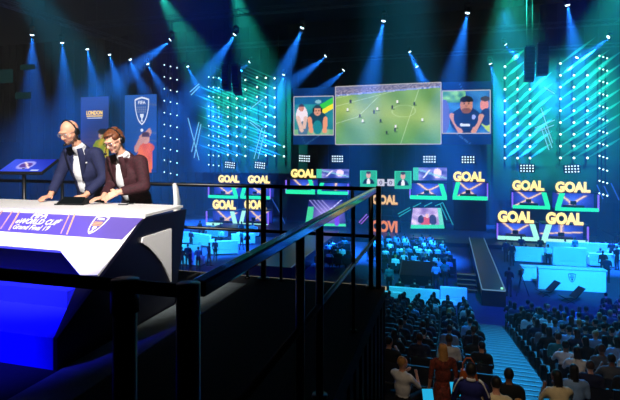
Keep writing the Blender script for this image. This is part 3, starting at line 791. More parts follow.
def booth(label, goal, body, b, slant, edge, ph, riser=True, goaltext='GOAL', base_h=.2):
    """goal: px rect of lettering; body: px rect x0,x1,y0,y1 of the booth; slant: 'l'/'r' side that carries the slanted light"""
    x0,x1,y0,y1 = body; p0 = B(x0,y1,b); p1 = B(x1,y1,b); zb = (p0.z+p1.z)/2
    cx = (p0.x+p1.x)/2; W = p1.x-p0.x; zt_ = (B(x0,y0,b).z+B(x1,y0,b).z)/2; Hh = zt_-zb
    t = thing('player_booth', label, 'booth', (cx,b,zb), 0, 'player booths on the stage')
    D = 1.5
    MB().box((-W/2,0,-.14),(W/2,D,0)).build('floor_slab', BLACK, t)
    MB().box((-W/2,0,Hh),(W/2,D,Hh+.10)).build('roof_slab', BLACK, t)
    MB().box((-W/2,D-.08,0),(W/2,D,Hh)).build('back_wall', BLACK, t)
    led('back_screen', W*.98, Hh*.98, 44, 30, f_booth(ph), t, (0,D-.1,Hh/2), 1.5)
    hb_ = Hh*base_h; sgn = 1 if slant=='r' else -1
    MB().box((-W/2,-.1,0),(W/2,-.02,hb_)).build('green_base_light', edge, t)
    k = W*.13; sl = W*.10
    xe = sgn*W/2
    MB().prism_xz([(xe-sgn*(k),hb_),(xe,hb_),(xe-sgn*sl,Hh),(xe-sgn*(sl+k),Hh)] if slant!='n' else [(W/2-k*.6,hb_),(W/2,hb_),(W/2,Hh),(W/2-k*.6,Hh)], -.1,-.02).build('slanted_side_light', edge, t)
    MB().box((-xe-.06,-.06,hb_*.2),(-xe+.06,.1,Hh*.95)).build('violet_side_light', VIOL, t)
    MB().box((-W*.28,.25,0),(W*.20,.8,Hh*.30)).build('gaming_desk', BLACK, t)
    m = MB(); m.box((-W*.12,.35,Hh*.34),(W*.02,.4,Hh*.55)); m.box((-W*.06,.36,Hh*.3),(-W*.04,.4,Hh*.36)); m.build('monitor', BLACK, t)
    if goal:
        g0,g1,h0,h1 = goal; a = B(g0,h1,b); c = B(g1,h0,b); aw = c.x-a.x; ah = (B((g0+g1)/2,h0,b)-B((g0+g1)/2,h1,b)).z
        ctr = B((g0+g1)/2,(h0+h1)/2,b)-t.location
        letter_part('goal_lettering', goaltext, aw, ah, .06, GOALM, t, (ctr.x,-.06,ctr.z), offset=.058)
        letter_part('lettering_rim', goaltext, aw*1.01, ah*1.06, .05, GOALR, t, (ctr.x,.0,ctr.z-.04), offset=.066)
        m = MB()
        for s_ in (-.3,.3): m.tube((ctr.x+aw*s_,.05,Hh+.1),(ctr.x+aw*s_,.05,ctr.z),.03,n=6)
        m.box((ctr.x-aw*.5,.03,ctr.z-ah*.4),(ctr.x+aw*.5,.06,ctr.z-ah*.3)); m.build('lettering_bracket', BLACK, t)
    if riser: MB().box((-W/2+.1,.1,ZS-zb),(W/2-.1,D,-.14)).build('riser', MATTE, t)
    return t
booth('upper booth under a GOAL board on the right, the one nearer the centre screens', (512,544,180.2,190.5), (512.5,550,192,208.8), 51, 'r', GREEN, 0)
booth('outermost upper booth under a GOAL board beside the beam lights on the right', (555,590,181.5,192.3), (555,598.5,193.4,211.2), 51, 'l', GREEN, 2)
booth('lower booth under a GOAL board with a pale base, fronting the runway', (497.5,533.5,210.8,222.5), (497.5,539,223.5,240.2), 46, 'r', MINT, 2, base_h=.22)
booth('lower booth with a bright four-rayed star on its screen, behind the cyan counter', (545.5,583,212.3,224.5), (541.5,588,225,243.5), 46, 'l', MINT, 1, base_h=.22)
booth('lone booth under a GOAL board just right of the two-part score card', (453,484.5,171.4,181.4), (452.5,487.5,182.3,200), 51, 'l', GREEN, 0, base_h=.22)
booth('booth under a GOAL board left of the railing corner, below the left portrait screen', (291,316,169,177.6), (286,315,179.5,194), 52.5, 'r', GREEN, 2, base_h=.28)
booth('booth with a dark interior below the emblem panel, right of the score card', None, (410,447,183.5,199.5), 51.5, 'r', GREEN, 0, base_h=.24)
booth('booth seen beneath the green-tinged handrail, below a pale emblem panel', None, (317.5,348,183,194.5), 52.5, 'l', GREEN, 1, base_h=.28)
booth('upper booth under a GOAL board, outermost of the left-hand group', (218.5,239.5,175,182.6), (208.5,238,185.8,198.3), 53, 'r', GREEN, 2, base_h=.24)
booth('upper booth under a GOAL board of the left-hand group, cut by two far railing posts', (248,270,175.3,183.3), (240.5,270,185.8,199), 53, 'l', GREEN, 0, base_h=.24)
booth('lower booth under a GOAL board, outermost of the left-hand group', (212.8,236,199.8,209.2), (206.5,237.5,211,226), 49, 'r', MINT, 2, base_h=.2)
booth('lower booth of the left-hand group whose GOAL board is partly behind a railing post', (244.5,266.5,199.8,209.2), (239.5,268,211,226.5), 49, 'l', MINT, 0, base_h=.2)
# emblem panels above the two dark booths
def f_emb(u,v):
    c = mix((.12,.18,.52),(.62,.60,.88),.5+.8*nz(u*3,v*3))
    if u<.16: c=(.25,.75,.62)
    if ell(u,v,.72,.55,.12,.38): c=(.95,.85,.98)
    if seg(u,v,.2,.8,.98,.15,.07,2.5): c=mix(c,(.55,.85,.85),.7)
    if seg(u,v,.3,.2,.5,.8,.05,2.5): c=(.9,.88,.98)
    return c
wall_screen('emblem_panel', 'wide pale emblem panel left of the left score portrait', ((316.5,178),(349,178),(349,169),(316.5,169)), 51.8, f_emb, 40,14, None, 1.3)
wall_screen('emblem_panel', 'wide pale emblem panel right of the right score portrait', ((413,180.3),(447,180.3),(447,167.5),(413,167.5)), 51.2, f_emb, 40,14, None, 1.3)
# score portraits and boxes
def f_card(hair, top):
    def fn(u,v):
        c=(.16,.66,.50) if (.06<u<.94 and .05<v<.95) else (.22,.78,.6)
        if v<.22: c=(.16,.70,.52)
        if v>.2 and ell(u,v,.5,.18,.34,.34): c=top
        if v>.2 and ell(u,v,.5,.3,.10,.22): c=(.92,.92,.92)
        if ell(u,v,.5,.72,.13,.19): c=(.86,.64,.58)
        if ell(u,v,.5,.88,.14,.09): c=hair
        return c
    return fn
wall_screen('score_card', 'green score portrait left of the two score boxes', ((360,187),(377,187),(377,170.5),(360,170.5)), 51.0, f_card((.25,.2,.2),(.05,.10,.12)), 34,34,None,1.25)
wall_screen('score_card', 'green score portrait right of the two score boxes', ((394.5,189),(411.5,189),(411.5,171),(394.5,171)), 51.0, f_card((.2,.18,.2),(.06,.10,.14)), 34,34,None,1.25)
for (x0,x1,lab) in ((377.3,384.3,'white score box on the left of the dash'),(387.3,394.2,'white score box on the right of the dash')):
    a = B(x0,186,50.8); c = B(x1,179.2,50.8); t = thing('score_box', lab, 'scoreboard', ((a.x+c.x)/2,50.8,a.z))
    W=c.x-a.x; H_=c.z-a.z
    MB().box((-W/2,0,0),(W/2,.15,H_)).build('panel_box', glow('white_led',(.88,.88,.95),.9), t)
    letter_part('digit','0',W*.42,H_*.6,.02,glow('grey_violet_digit',(.45,.40,.62),.6),t,(0,-.01,H_/2),offset=.02)
a = B(385.8,182.8,50.8); tag(MB().box((a.x-.13,50.8,a.z-.05),(a.x+.13,50.9,a.z+.05)).build('score_dash', MATS['white_led']), 'white dash between the two score boxes', 'sign')
# two centre name boards
def sign(nm,label,text,rect,b,mf,mr,back):
    x0,x1,y0,y1=rect; a=B(x0,y1,b); c=B(x1,y0,b); W=c.x-a.x; H_=c.z-a.z
    t=thing(nm,label,'sign',((a.x+c.x)/2,b,a.z))
    letter_part('lettering',text,W,H_,.06,mf,t,(0,-.08,H_/2),offset=.05)
    letter_part('lettering_rim',text,W*1.04,H_*1.1,.05,mr,t,(0,-.02,H_/2-.03),offset=.07)
    MB().box((-W*back,.02,-H_*.5),(W*back,.15,H_*1.4)).build('backing', MATTE, t)
    return t
sign('goal_board','small amber GOAL board below the score boxes at the centre','GOAL',(372.5,397.5,195.2,203.8),50.7,glow('goal_orange',(1.,.80,.52),1.),GOALR,.6)
sign('name_board','orange name board reading COVI beside the railing corner post','COVI',(371.5,397.5,221,231.5),48,glow('name_orange',(.98,.56,.30),.95),glow('name_rim',(.42,.16,.30),.7),.62)
# lower centre screens
def f_cl(u,v):
    c=mix((.10,.10,.40),(.70,.62,.92),max(0,1-math.hypot(u-.55,v-.45)*1.6))
    for k in (.30,.42,.54,.66): 
        if seg(u,v,k-.28,1.,k+.12,.45,.012): c=(.75,.72,.95)
    if seg(u,v,.95,1.,.5,.5,.014): c=(.8,.8,1.)
    if u<.18 and v<.75: c=(.25,.80,.55)
    if v<.10: c=(.25,.85,.60)
    if u>.72 and ell(u,v,.78,.3,.08,.3): c=(.45,.25,.85)
    return c
def f_cr(u,v):
    c=mix((.45,.35,.62),(.86,.78,.90),.5+.9*nz(u*4,v*4))
    if ell(u,v,.45,.35,.16,.22): c=(.78,.30,.34)
    if ell(u,v,.30,.45,.10,.2): c=(.18,.16,.3)
    if ell(u,v,.68,.42,.12,.26): c=(.20,.2,.36)
    if ell(u,v,.50,.62,.06,.1): c=(.9,.7,.65)
    if u>.86: c=(.40,.80,.70)
    if v<.18: c=(.22,.82,.62)
    return c
wall_screen('stage_screen','violet and white stage screen crossed by pale lines beneath the diagonal handrail',((305,225.5),(346,226.5),(343,200),(309,200)),48.5,f_cl,50,36,None,1.3)
wall_screen('stage_screen','stage screen with a blurred crowd picture and a green base right of the name board',((410.5,228.5),(444.5,228.5),(441,208),(413,208)),48.5,f_cr,50,36,None,1.4)

# ------------------------------------------------------------------ neon strips on the set
NEON=[glow('neon_ice',(.55,.86,.95),.9),glow('neon_teal',(.20,.72,.72),.8),glow('neon_violet',(.72,.45,.95),.85),glow('neon_blue',(.20,.42,.85),.7)]
NK=[0]
def neon(label, a, c, m_=0, r=.045, b=50.5, grp=None):
    NK[0]+=1; b+=.11*(NK[0]%7)-.75
    p=B(*a,b); q=B(*c,b)
    o=MB().tube(p,q,r,n=6).build('neon_strip', NEON[m_]); tag(o,label,'light strip',grp)
g1='neon strips crossing the right beam light wall'
for a,c in (((544,87),(554.6,93.7)),((541,108),(552.5,142.6)),((535,128),(554.6,120)),((534,133),(554,125)),((541,127),(549,150)),((544.5,127),(552,148))):
    neon('white neon strip crossing the beam light wall between its two lamp blocks on the right', a, c, 0, .045, 49.2, g1)
g2='neon strips crossing the left beam light wall'
for a,c in (((250,109),(262.5,99)),((250,120),(260.5,127)),((249.5,122),(262,132)),((254,159),(262,128)),((258,159),(265,130))):
    neon('white neon strip crossing the beam light wall left of the portrait screen', a, c, 0, .045, 49.2, g2)
g3='neon strips beyond the second banner'
for a,c in (((199,84),(190,92)),((199.5,86.5),(191,95)),((199,122),(191.5,152)),((201,124),(194,158)),((188,118),(199,160))):
    neon('pale neon strip standing between the shield banner and the left beam lights', a, c, 0, .05, 49.2, g3)
g4='neon strips above the crowd picture screen'
for a,c in (((398,214),(410,207.5)),((399,216.5),(411,209.5)),((413,207),(421,203)),((424,206.5),(432,202.5)),((435,206),(443,202.5)),((443,203),(453,225)),((440,204),(447,220))):
    neon('teal neon strip fanning out round the crowd picture screen', a, c, 1, .05, 48.2, g4)
g5='violet neon strips beside the name board'
for a,c in (((359,222.5),(367,214)),((361,224),(368.5,216))):
    neon('violet neon strip on the dark set just left of the railing corner post', a, c, 2, .05, 48.2, g5)
for a,c,l in (((280,212),(287,229),'ice blue neon strip on the dark wall left of the lone lower screen'),((272,199),(280,213),'dim blue neon strip right of the left booths, upper one')):
    neon(l,a,c,3,.05,50.5)
for k,(a,c) in enumerate((((597,185),(603,199)),((611,183),(619,200)),((604,186),(609,196)))):
    neon('faint blue neon strip at the outer edge of the set beyond the outermost booth', a, c, 3, .05, 52, 'neon strips beyond the outermost booth')

# ================================================================== rig: trusses, lamps
TZ = 12.0
def truss(label, p0, p1, w=.5, nm='lighting_truss'):
    p0=Vector(p0); p1=Vector(p1); c=(p0+p1)/2; d=(p1-p0); L=d.length; d.normalize()
    t=thing(nm,label,'truss',tuple(c)); up=Vector((0,0,1)); sd=d.cross(up).normalized()
    m=MB(); off=[sd*w/2+up*w/2, -sd*w/2+up*w/2, sd*w/2-up*w/2, -sd*w/2-up*w/2]
    for o in off: m.tube(p0-c+o,p1-c+o,.035,n=6)
    m.build('chords', ALU, t); m=MB(); n=int(L/1.0)
    for i in range(n):
        a=p0-c+d*(L*i/n); b_=p0-c+d*(L*(i+1)/n)
        if i%2: a,b_=b_,a
        m.tube(a+off[0],b_+off[2],.02,n=4); m.tube(a+off[1],b_+off[3],.02,n=4); m.tube(a+off[2],b_+off[3],.02,n=4)
    m.build('lattice', ALU, t)
    m=MB()
    for f in (.08,.36,.64,.92):
        q=p0-c+d*(L*f); m.tube(q+up*w/2,Vector((q.x,q.y,16.98-c.z)),.02,n=5)
    m.build('hoist_wire', STEEL, t)
    return t
ALU = mat('dull_aluminium',(.30,.32,.34),.45,.7)
truss('long lighting truss across the hall carrying the highest row of blue spotlights',(-34,39.4,TZ+1.75),(30,39.4,TZ+1.75))
truss('lighting truss above the video wall carrying the second row of blue spotlights',(-36,52,TZ+1.75),(30,52,TZ+1.75))
truss('lower lighting truss just above the big pitch screen',(-16,52.6,11.62),(24,52.6,11.62),.35)
truss('lighting truss receding along the far left of the hall with six blue spotlights',(-35.5,27,TZ+1.75),(-35.5,51,TZ+1.75))
truss('plain black truss nearer the camera high over the seats',(-18,24,13.2),(20,24,13.2))
def head_lamp():
    t=thing('moving_head_light','x','spotlight')
    MB().box((-.17,-.17,.42),(.17,.17,.60)).build('base_box',BLACK,t,bevel=.02)
    m=MB()
    for s_ in (-1,1): m.box((s_*.22-.03,-.06,-.06),(s_*.22+.03,.06,.44))
    m.box((-.25,-.06,.40),(.25,.06,.46)); m.build('yoke',BLACK,t)
    hd=MB().tube((0,0,.24),(0,0,-.16),.13,.185,n=16).tube((0,0,-.16),(0,0,-.2),.19,.185,n=16).build('lamp_head',BLACK,t,smooth=False)
    ln=MB().ball((0,0,-.2),(.17,.17,.07),14).build('lens',glow('lamp_lens_blue_white',(.80,.93,1.),6.),hd,smooth=True)
    MB().tube((0,0,0),(0,0,1.),.035,n=8).build('drop_clamp',STEEL,t,(0,0,.6))
    return t
proto=head_lamp(); used=[0]
BLUE=(.012,.19,1.)
def blue_light(px,py,b,dpx,label,pw=1.,ang=27,Y=None,dY=0.):
    """dpx: photo direction of the beam"""
    p=P(px,py,Y) if Y else B(px,py,b)
    Yc=proj(p)[2]; L=12.
    s=Yc/F; dx=dpx[0]; dy=dpx[1]; n=math.hypot(dx,dy); dx/=n; dy/=n
    aim=p+Vector((dx*L*K,dx*L*S,-dy*L))+Vector((-S,K,0))*dY
    t=proto if not used[0] else copy_tree(proto); used[0]+=1
    t['label']=label; t['group']='blue spotlights on the trusses'; t.location=p+Vector((0,0,.12))
    hd=[c for c in t.children if c.name.startswith('lamp_head')][0]
    cl=[c for c in t.children if c.name.startswith('drop_clamp')][0]; top=(11.40 if b==52.6 else TZ+1.45); cl.scale=(1,1,max(.1,top-(p.z+.72)-.01))
    d=(aim-p).normalized(); q=d.to_track_quat('-Z','Y'); hd.rotation_euler=q.to_euler()
    l=spot('moving_head_beam',p+d*.20,aim+d*.5,BLUE,BP*pw,ang,1.,.10)
    l['kind']='helper'
BP=3.3e5
for (px,py,d,l,pw) in ((32,34,(.02,1),'nearest of the six blue spotlights on the truss receding at the far left',1.),
    (62,42,(.08,1),'second nearest blue spotlight on the receding left truss',1.),
    (87,48.5,(.2,1),'third blue spotlight on the receding left truss, above the gold-lettered banner',1.),
    (109,54,(.3,1),'fourth blue spotlight on the receding left truss',1.),
    (129.5,59,(.45,1),'fifth blue spotlight on the receding left truss, above the shield banner',1.),
    (147,63.5,(.6,1),'farthest blue spotlight on the receding left truss',1.)):
    blue_light(px,py,0,d,l,.62,Y=10.5*F/(HOR-py))
for (px,py,d,l) in ((172,39.5,(-1,.75),'blue spotlight throwing its beam towards the farthest lamps of the receding truss'),
    (236,34,(-.72,1),'blue spotlight right above the left hanging speakers'),
    (303,27,(-.42,1),'blue spotlight high above the left portrait screen'),
    (384,20,(-.22,1),'blue spotlight high above the middle of the pitch screen'),
    (468,12,(-.22,1),'blue spotlight high above the right portrait screen'),
    (567,4,(.18,1),'highest blue spotlight, over the right beam light wall')):
    blue_light(px,py,39.4,d,l,1.)
for (px,py,d,l,b,pw) in ((187,66,(.5,1),'blue spotlight on the rear truss aiming down right of the shield banner',52,.8),
    (251,62,(-.9,.6),'blue spotlight on the rear truss just right of the left hanging speakers',52,.45),
    (327,56,(-1,.75),'blue spotlight on the rear truss above the gap between portrait and pitch screens',52,1.),
    (409,51,(.45,1),'upper of two blue spotlights close together above the pitch screen',52,.9),
    (504,44,(1,1),'blue spotlight on the rear truss just left of the right hanging speakers',52,.6),
    (610,37,(-1,.75),'outermost blue spotlight on the rear truss, over the right beam light wall',52,.9),
    (345,70,(-1,.85),'blue spotlight on the low truss at the upper corner of the pitch screen',52.6,.6),
    (284,74,(-.25,1),'blue spotlight on the low truss left of the portrait screens',52.6,.7),
    (416,66,(.5,1),'lower of two blue spotlights close together above the pitch screen',52.6,.5),
    (490,63,(.28,1),'blue spotlight on the low truss at the upper corner of the right portrait screen',52.6,.8),
    (578,57,(-.6,1),'blue spotlight low among the beam lights of the right wall',52.6,.4)):
    blue_light(px,py,b,d,l,pw)

# ------------------------------------------------------------------ beam light walls: poles and lamps
LENS=glow('beam_lens',(.86,1.,.96),3.)
TEAL=(.02,.85,.72); GREENB=(.10,.95,.35)
def lamp_mesh(r):
    m=MB(); m.tube((0,.05,0),(0,.30,0),r*1.1,r*.9,n=10,m=0); m.tube((0,.05,0),(0,.0,0),r*1.1,r,n=10,m=0); m.ball((0,0,0),(r,r*.5,r),10,m=1)
    m.box((-.03,.24,-.05),(.03,.36,.05),0)
    o=m.build('stage_lamp',[BLACK,LENS]); o['label']='x'; o['category']='spotlight'; return o
big=lamp_mesh(.115); small=lamp_mesh(.08); first={'b':True,'s':True}
def ray_mat(name,col,dens):
    m=bpy.data.materials.new(name); m.use_nodes=True; nt=m.node_tree; nt.nodes.clear()
    o=nt.nodes.new('ShaderNodeOutputMaterial'); v=nt.nodes.new('ShaderNodeVolumeScatter'); v.inputs['Density'].default_value=dens; v.inputs['Color'].default_value=col+(1,)
    nt.links.new(v.outputs[0],o.inputs['Volume']); return m
BEAM_T=ray_mat('beam_volume_teal',(.55,1.,.95),2.2); BEAM_G=ray_mat('beam_volume_green',(.45,1.,.32),2.2); BEAM_S=ray_mat('beam_volume_thin',(.5,1.,.95),1.9)  # beam light and its tint put into volume shape and scatter colour
RAYS={}
def ray_mesh(key,L,r0,r1,m):
    """light beam shaped as a slim scattering volume in front of a lamp, pointed at its far end, along +Z"""
    if key in RAYS: return RAYS[key]
    n=8; pr=[(0,r0*.8),(.12,r0*1.25),(.30,r1*.92),(.42,r1),(.60,r1*.82),(.80,r1*.45)]
    vs=[(r*math.cos(2*math.pi*i/n),r*math.sin(2*math.pi*i/n),t*L) for t,r in pr for i in range(n)]+[(0,0,L)]
    k=len(pr); fs=[tuple(range(n-1,-1,-1))]+[(j*n+i,j*n+(i+1)%n,(j+1)*n+(i+1)%n,(j+1)*n+i) for j in range(k-1) for i in range(n)]+[((k-1)*n+i,(k-1)*n+(i+1)%n,k*n) for i in range(n)]
    me=bpy.data.meshes.new('light_ray'); me.from_pydata(vs,[],fs); me.materials.append(m); RAYS[key]=me; return me
def beam(px,py,b,kind,label,grp,d=None,L=0,r1=.2,sm='t'):
    src=big if kind=='b' else small
    o=src if first[kind] else src.copy()
    if not first[kind]: COL.objects.link(o)
    first[kind]=False
    p=B(px,py,b); o.location=p; o['label']=label; o['group']=grp
    if d:
        me=ray_mesh((sm,L,r1),L,.07,r1,{'t':BEAM_T,'g':BEAM_G,'s':BEAM_S}[sm])
        D=Vector(d).normalized(); c=link('light_ray',me,o,D*.16+Vector((0,-.04,0))); c.rotation_euler=D.to_track_quat('Z','Y').to_euler()
def pole(px,y0,y1,b,label,grp):
    p=B(px,y0,b); q=B(px,y1,b); o=MB().tube((p.x,b+.42,q.z-.6),(p.x,b+.42,p.z+.6),.05,n=8).build('light_pole',STEEL); tag(o,label,'pole',grp)
rx1=(505,517.6,530); rx2=(560.5,574,587.5); rx3=(599.5,603.3,607.2)
R_lab='bright beam light on the right wall block next to the video screens'; R_lab2='bright beam light on the outer block of the right wall'; R_lab3='small dim-rayed lamp at the outermost edge of the right wall'
for c,px in enumerate(rx1):
    pole(px,60,160,52.8,'black pole of beam lights in the right wall block next to the video screens','poles of the inner right block')
    for r in range(9):
        py=66.5+11.45*r
        if c==1 and r==0 or c==2 and r<2: continue
        beam(px,py,52.8,'b',R_lab,'beam lights of the inner right block',(.95,-.62,.80),2.6,.19,'g' if (r*2+c)%5==0 and r<6 else 't')
for c,px in enumerate(rx2):
    pole(px,58,160,52.8,'black pole of beam lights in the outer block of the right wall','poles of the outer right block')
    for r in range(9):
        py=63.5+11.8*r
        if c>0 and r==0: continue
        beam(px,py,52.8,'b',R_lab2,'beam lights of the outer right block',(.95,-.55,.74),3.8,.16,'s')
for c,px in enumerate(rx3):
    pole(px,56,198,52.8,'thin pole of small lamps at the outermost edge of the right wall','poles of the small lamps on the right')
    for r in range(12):
        beam(px,57+12.5*r+c*1.2-1.2,52.8,'s',R_lab3,'small lamps of the right wall')
lx0=(164.3,170.5,177); lx1=(208.7,213.3,218.7); lx2=(227.8,236.7,245.3); lx3=(257,265.7,274.6,284)
for c,px in enumerate(lx0):
    pole(px,60,178,52.8,'thin pole of small lamps just right of the shield banner','poles of the small lamps by the banner')
    for r in range(10): beam(px,65+11.9*r+c*1.4,52.8,'s','small white lamp on the poles just right of the shield banner','small lamps by the banner')
for c,px in enumerate(lx1):
    pole(px,70,170,52.8,'thin pole of small lamps left of the left hanging speakers','poles of the small lamps by the speakers')
    for r in range(10): beam(px,77+9.75*r+c*.5,52.8,'s','small white lamp on the poles left of the left hanging speakers','small lamps by the speakers')
for c,px in enumerate(lx2):
    pole(px,72,162,52.8,'black pole of beam lights beneath the left hanging speakers','poles beneath the speakers')
    for r in range(2 if c<2 else 0,9): beam(px,80+9.5*r+(2-c)*-.6,52.8,'b','beam light on the poles beneath the left hanging speakers','beam lights beneath the speakers',(-.95,-.70,.42),4.2,.09,'s')
for c,px in enumerate(lx3):
    pole(px,70,162,52.8,'black pole of beam lights left of the portrait screens','poles left of the portrait screens')
    for r in range(9):
        if c==0 and r>2 or (c==3 and r not in (7,8)): continue
        beam(px,77.5+9.7*r+c*.4,52.8,'b','beam light on the poles left of the portrait screens','beam lights left of the portrait screens',(-.95,-.70,.42),5.2,.09,'s')

# ------------------------------------------------------------------ blinders
def blinder(px,py,b,label,tilt=0.):
    p=B(px,py,b); t=thing('blinder_panel',label,'stage light',tuple(p),0,'fifteen-lamp blinder panels'); t.rotation_euler=(0,tilt,0)
    MB().box((-.72,.0,-.42),(.72,.12,.42)).build('housing',MATTE,t)
    me=None
    for r in range(3):
        for c in range(5):
            q=(-.54+.27*c,-.02,-.27+.27*r)
            if me is None:
                o=MB().ball((0,0,0),(.078,.04,.078),8).build('lamp',glow('blinder_lamp',(.80,.92,.96),2.2),t,q); me=o.data
            else: link('lamp',me,t,q)
    MB().box((-.06,.12,-.06),(.06,.5,.06)).build('rear_bracket',STEEL,t)  # short added arm behind the panel, ends clear of any wall
for px,py,l,tl in ((230,165,'blinder panel of fifteen lamps above the outermost left GOAL board',.1),(260,165.3,'blinder panel of fifteen lamps above the second left GOAL board',.1),
    (304.5,158.5,'blinder panel of fifteen lamps beneath the left portrait screen',.05),(337.5,158.8,'blinder panel of fifteen lamps beneath the left corner of the pitch screen',.0),
    (429.5,159.3,'blinder panel of fifteen lamps beneath the right corner of the pitch screen',0),(468,159.6,'blinder panel of fifteen lamps beneath the right portrait screen',0),
    (527,168.3,'blinder panel of fifteen lamps over the inner upper GOAL board on the right',0),(572,169,'blinder panel of fifteen lamps over the outermost upper GOAL board on the right',-.05)):
    blinder(px,py,51.2,l,tl)

# ------------------------------------------------------------------ hanging line arrays
CAB=mat('speaker_black',(.06,.06,.075),.6)
def array(label,px,y0,y1,b,wpx,n,curve):
    p=B(px,y0,b); q=B(px,y1,b); H_=p.z-q.z; Y=proj(p)[2]; W=wpx*Y/F*.9
    t=thing('line_array_speaker',label,'loudspeaker',tuple(p),0,'hanging line arrays')
    h_=H_/n; y=0.; a=0.
    for i in range(n):
        m=MB(); M_=Matrix.Rotation(-a,3,'X'); c=Vector((0,y,-h_*(i+.5)))
        m.obox(c,(W,.75,h_*.94),M_); m.obox(c+M_@Vector((0,-.38,0)),(W*.9,.03,h_*.7),M_)
        m.build('speaker_cabinet',CAB,t); y+=math.sin(a)*h_; a+=curve
    MB().box((-W*.45,-.3,.02),(W*.45,.4,.14)).build('flying_frame',STEEL,t)
    m=MB()
    for s_ in (-.3,.3): m.tube((W*s_,0,.1),(W*s_,0,17-p.z),.03,n=6)
    m.build('hoist_chain',STEEL,t)
array('left one of the two speaker columns hanging over the left beam lights',226.5,66,90.5,44,7.5,8,.02)
array('right one of the two speaker columns hanging over the left beam lights, its foot curving',236,66,93.5,44,8,9,.05)
array('left one of the two speaker columns hanging over the right beam lights',529.5,47.5,81,44,9.5,9,.02)
array('right one of the two speaker columns hanging over the right beam lights, thicker and shorter',542.5,44,75,44,11,8,.02)

# ------------------------------------------------------------------ dim upper stand on the far left
stand=thing('upper_seating_tier','dark upper tier with dim green fascia panels at the far left of the hall','seating tier',(-52,40,ZF))
MB().box((-13,-6,0),(-2,10,9.5)).build('tier_block',MATTE,stand)
for (x0,y0,x1,y1) in ((0,69,12,83),(20,64,34,70),(15,92,30,99)):
    a=B(x0,y1,33.9)-stand.location; c=B(x1,y0,33.9)-stand.location
    MB().box((a.x,-6.1,a.z),(c.x,-6.0,c.z)).build('fascia_panel',glow('green_lit_fascia',(.03,.20,.20),.55),stand)  # green light falling on the panels is put in as glow

# ================================================================== crowd figures
CSK=[mat('crowd_skin_light',(.80,.58,.48),.6),mat('crowd_skin_brown',(.48,.32,.25),.6)]
CHA=[mat('crowd_hair_black',(.05,.045,.05),.6),mat('crowd_hair_brown',(.22,.13,.08),.6),mat('crowd_hair_blond',(.66,.48,.26),.6)]
CSH={'black':mat('shirt_black',(.045,.05,.06),.9),'navy':mat('shirt_navy',(.08,.10,.22),.9),'grey':mat('shirt_grey',(.34,.36,.40),.9),
     'white':mat('shirt_white',(.85,.86,.88),.9),'pale blue':mat('shirt_pale_blue',(.50,.64,.82),.9),'teal':mat('shirt_teal',(.14,.46,.50),.9),'green':mat('shirt_green',(.28,.72,.22),.9)}
CTR=mat('crowd_trousers',(.07,.08,.12),.9)
def seated(lean=0.,arm=0,longhair=False,turn=0.,vox=.032):
    b=Body(); L=lambda y,z:(y-lean*(z-.5))
    b.ell((0,.0,.555),(.17,.13,.115),'t'); b.ell((0,L(.0,.78),.78),(.165,.115,.22),'s'); b.ell((0,L(0,.95),.95),(.185,.11,.13),'s')
    for s_ in (-1,1):
        b.cap((s_*.15,L(0,1.0),1.0),(s_*.185,L(0,.99),.985),.07,.062,'s')
        k=(s_*.12,-.42,.55); b.cap((s_*.09,-.02,.545),k,.085,.065,'t'); b.cap(k,(s_*.12,-.40,.10),.06,.045,'t'); b.cap((s_*.12,-.39,.055),(s_*.13,-.52,.045),.045,.035,'t')
        if arm==0: e=(s_*.24,L(-.02,.74),.74); h=(s_*.12,L(-.28,.66),.66)
        elif arm==1: e=(s_*.25,L(-.16,.80),.80); h=(s_*.07,L(-.34,.98),.98)
        else: e=(s_*.30,L(-.10,.98 if s_>0 else .74),.98 if s_>0 else .74); h=(s_*.2,L(-.16,1.28),1.28) if s_>0 else (s_*.1,-.3,.66)
        b.cap((s_*.20,L(0,.99),.985),e,.055,.045,'s'); b.cap(e,h,.04,.032,'k'); b.ell(h,(.04,.05,.04),'k')
    hy=L(-.02,1.2)
    b.cap((0,L(0,1.0),1.03),(0,hy+.01,1.15),.055,.052,'k'); R=Matrix.Rotation(turn,3,'Z')
    c=Vector((0,hy,1.215)); b.ell(c+R@Vector((0,-.015,-.01)),(.075,.09,.115),'k',R); b.ell(c+R@Vector((0,-.095,-.025)),(.016,.02,.02),'k',R)
    b.ell(c+R@Vector((0,.018,.03)),(.084,.092,.10),'h',R)
    for s_ in (-1,1): b.ell(c+R@Vector((s_*.078,.0,-.01)),(.014,.022,.03),'k',R)
    if longhair: b.ell(c+R@Vector((0,.06,-.08)),(.085,.05,.14),'h',R)
    me=b.mesh('seated_figure',vox,1)
    for m in (CSH['black'],CTR,CSK[0],CHA[0]): me.materials.append(m)
    paint_by(me,b,dict(s=0,t=1,k=2,h=3)); return me
SEAT=[seated(),seated(.18,0,False,.3),seated(.05,0,True,-.25),seated(-.05,1,False,-.4),seated(.25,1,True,.2),seated(.0,0,False,.6)]
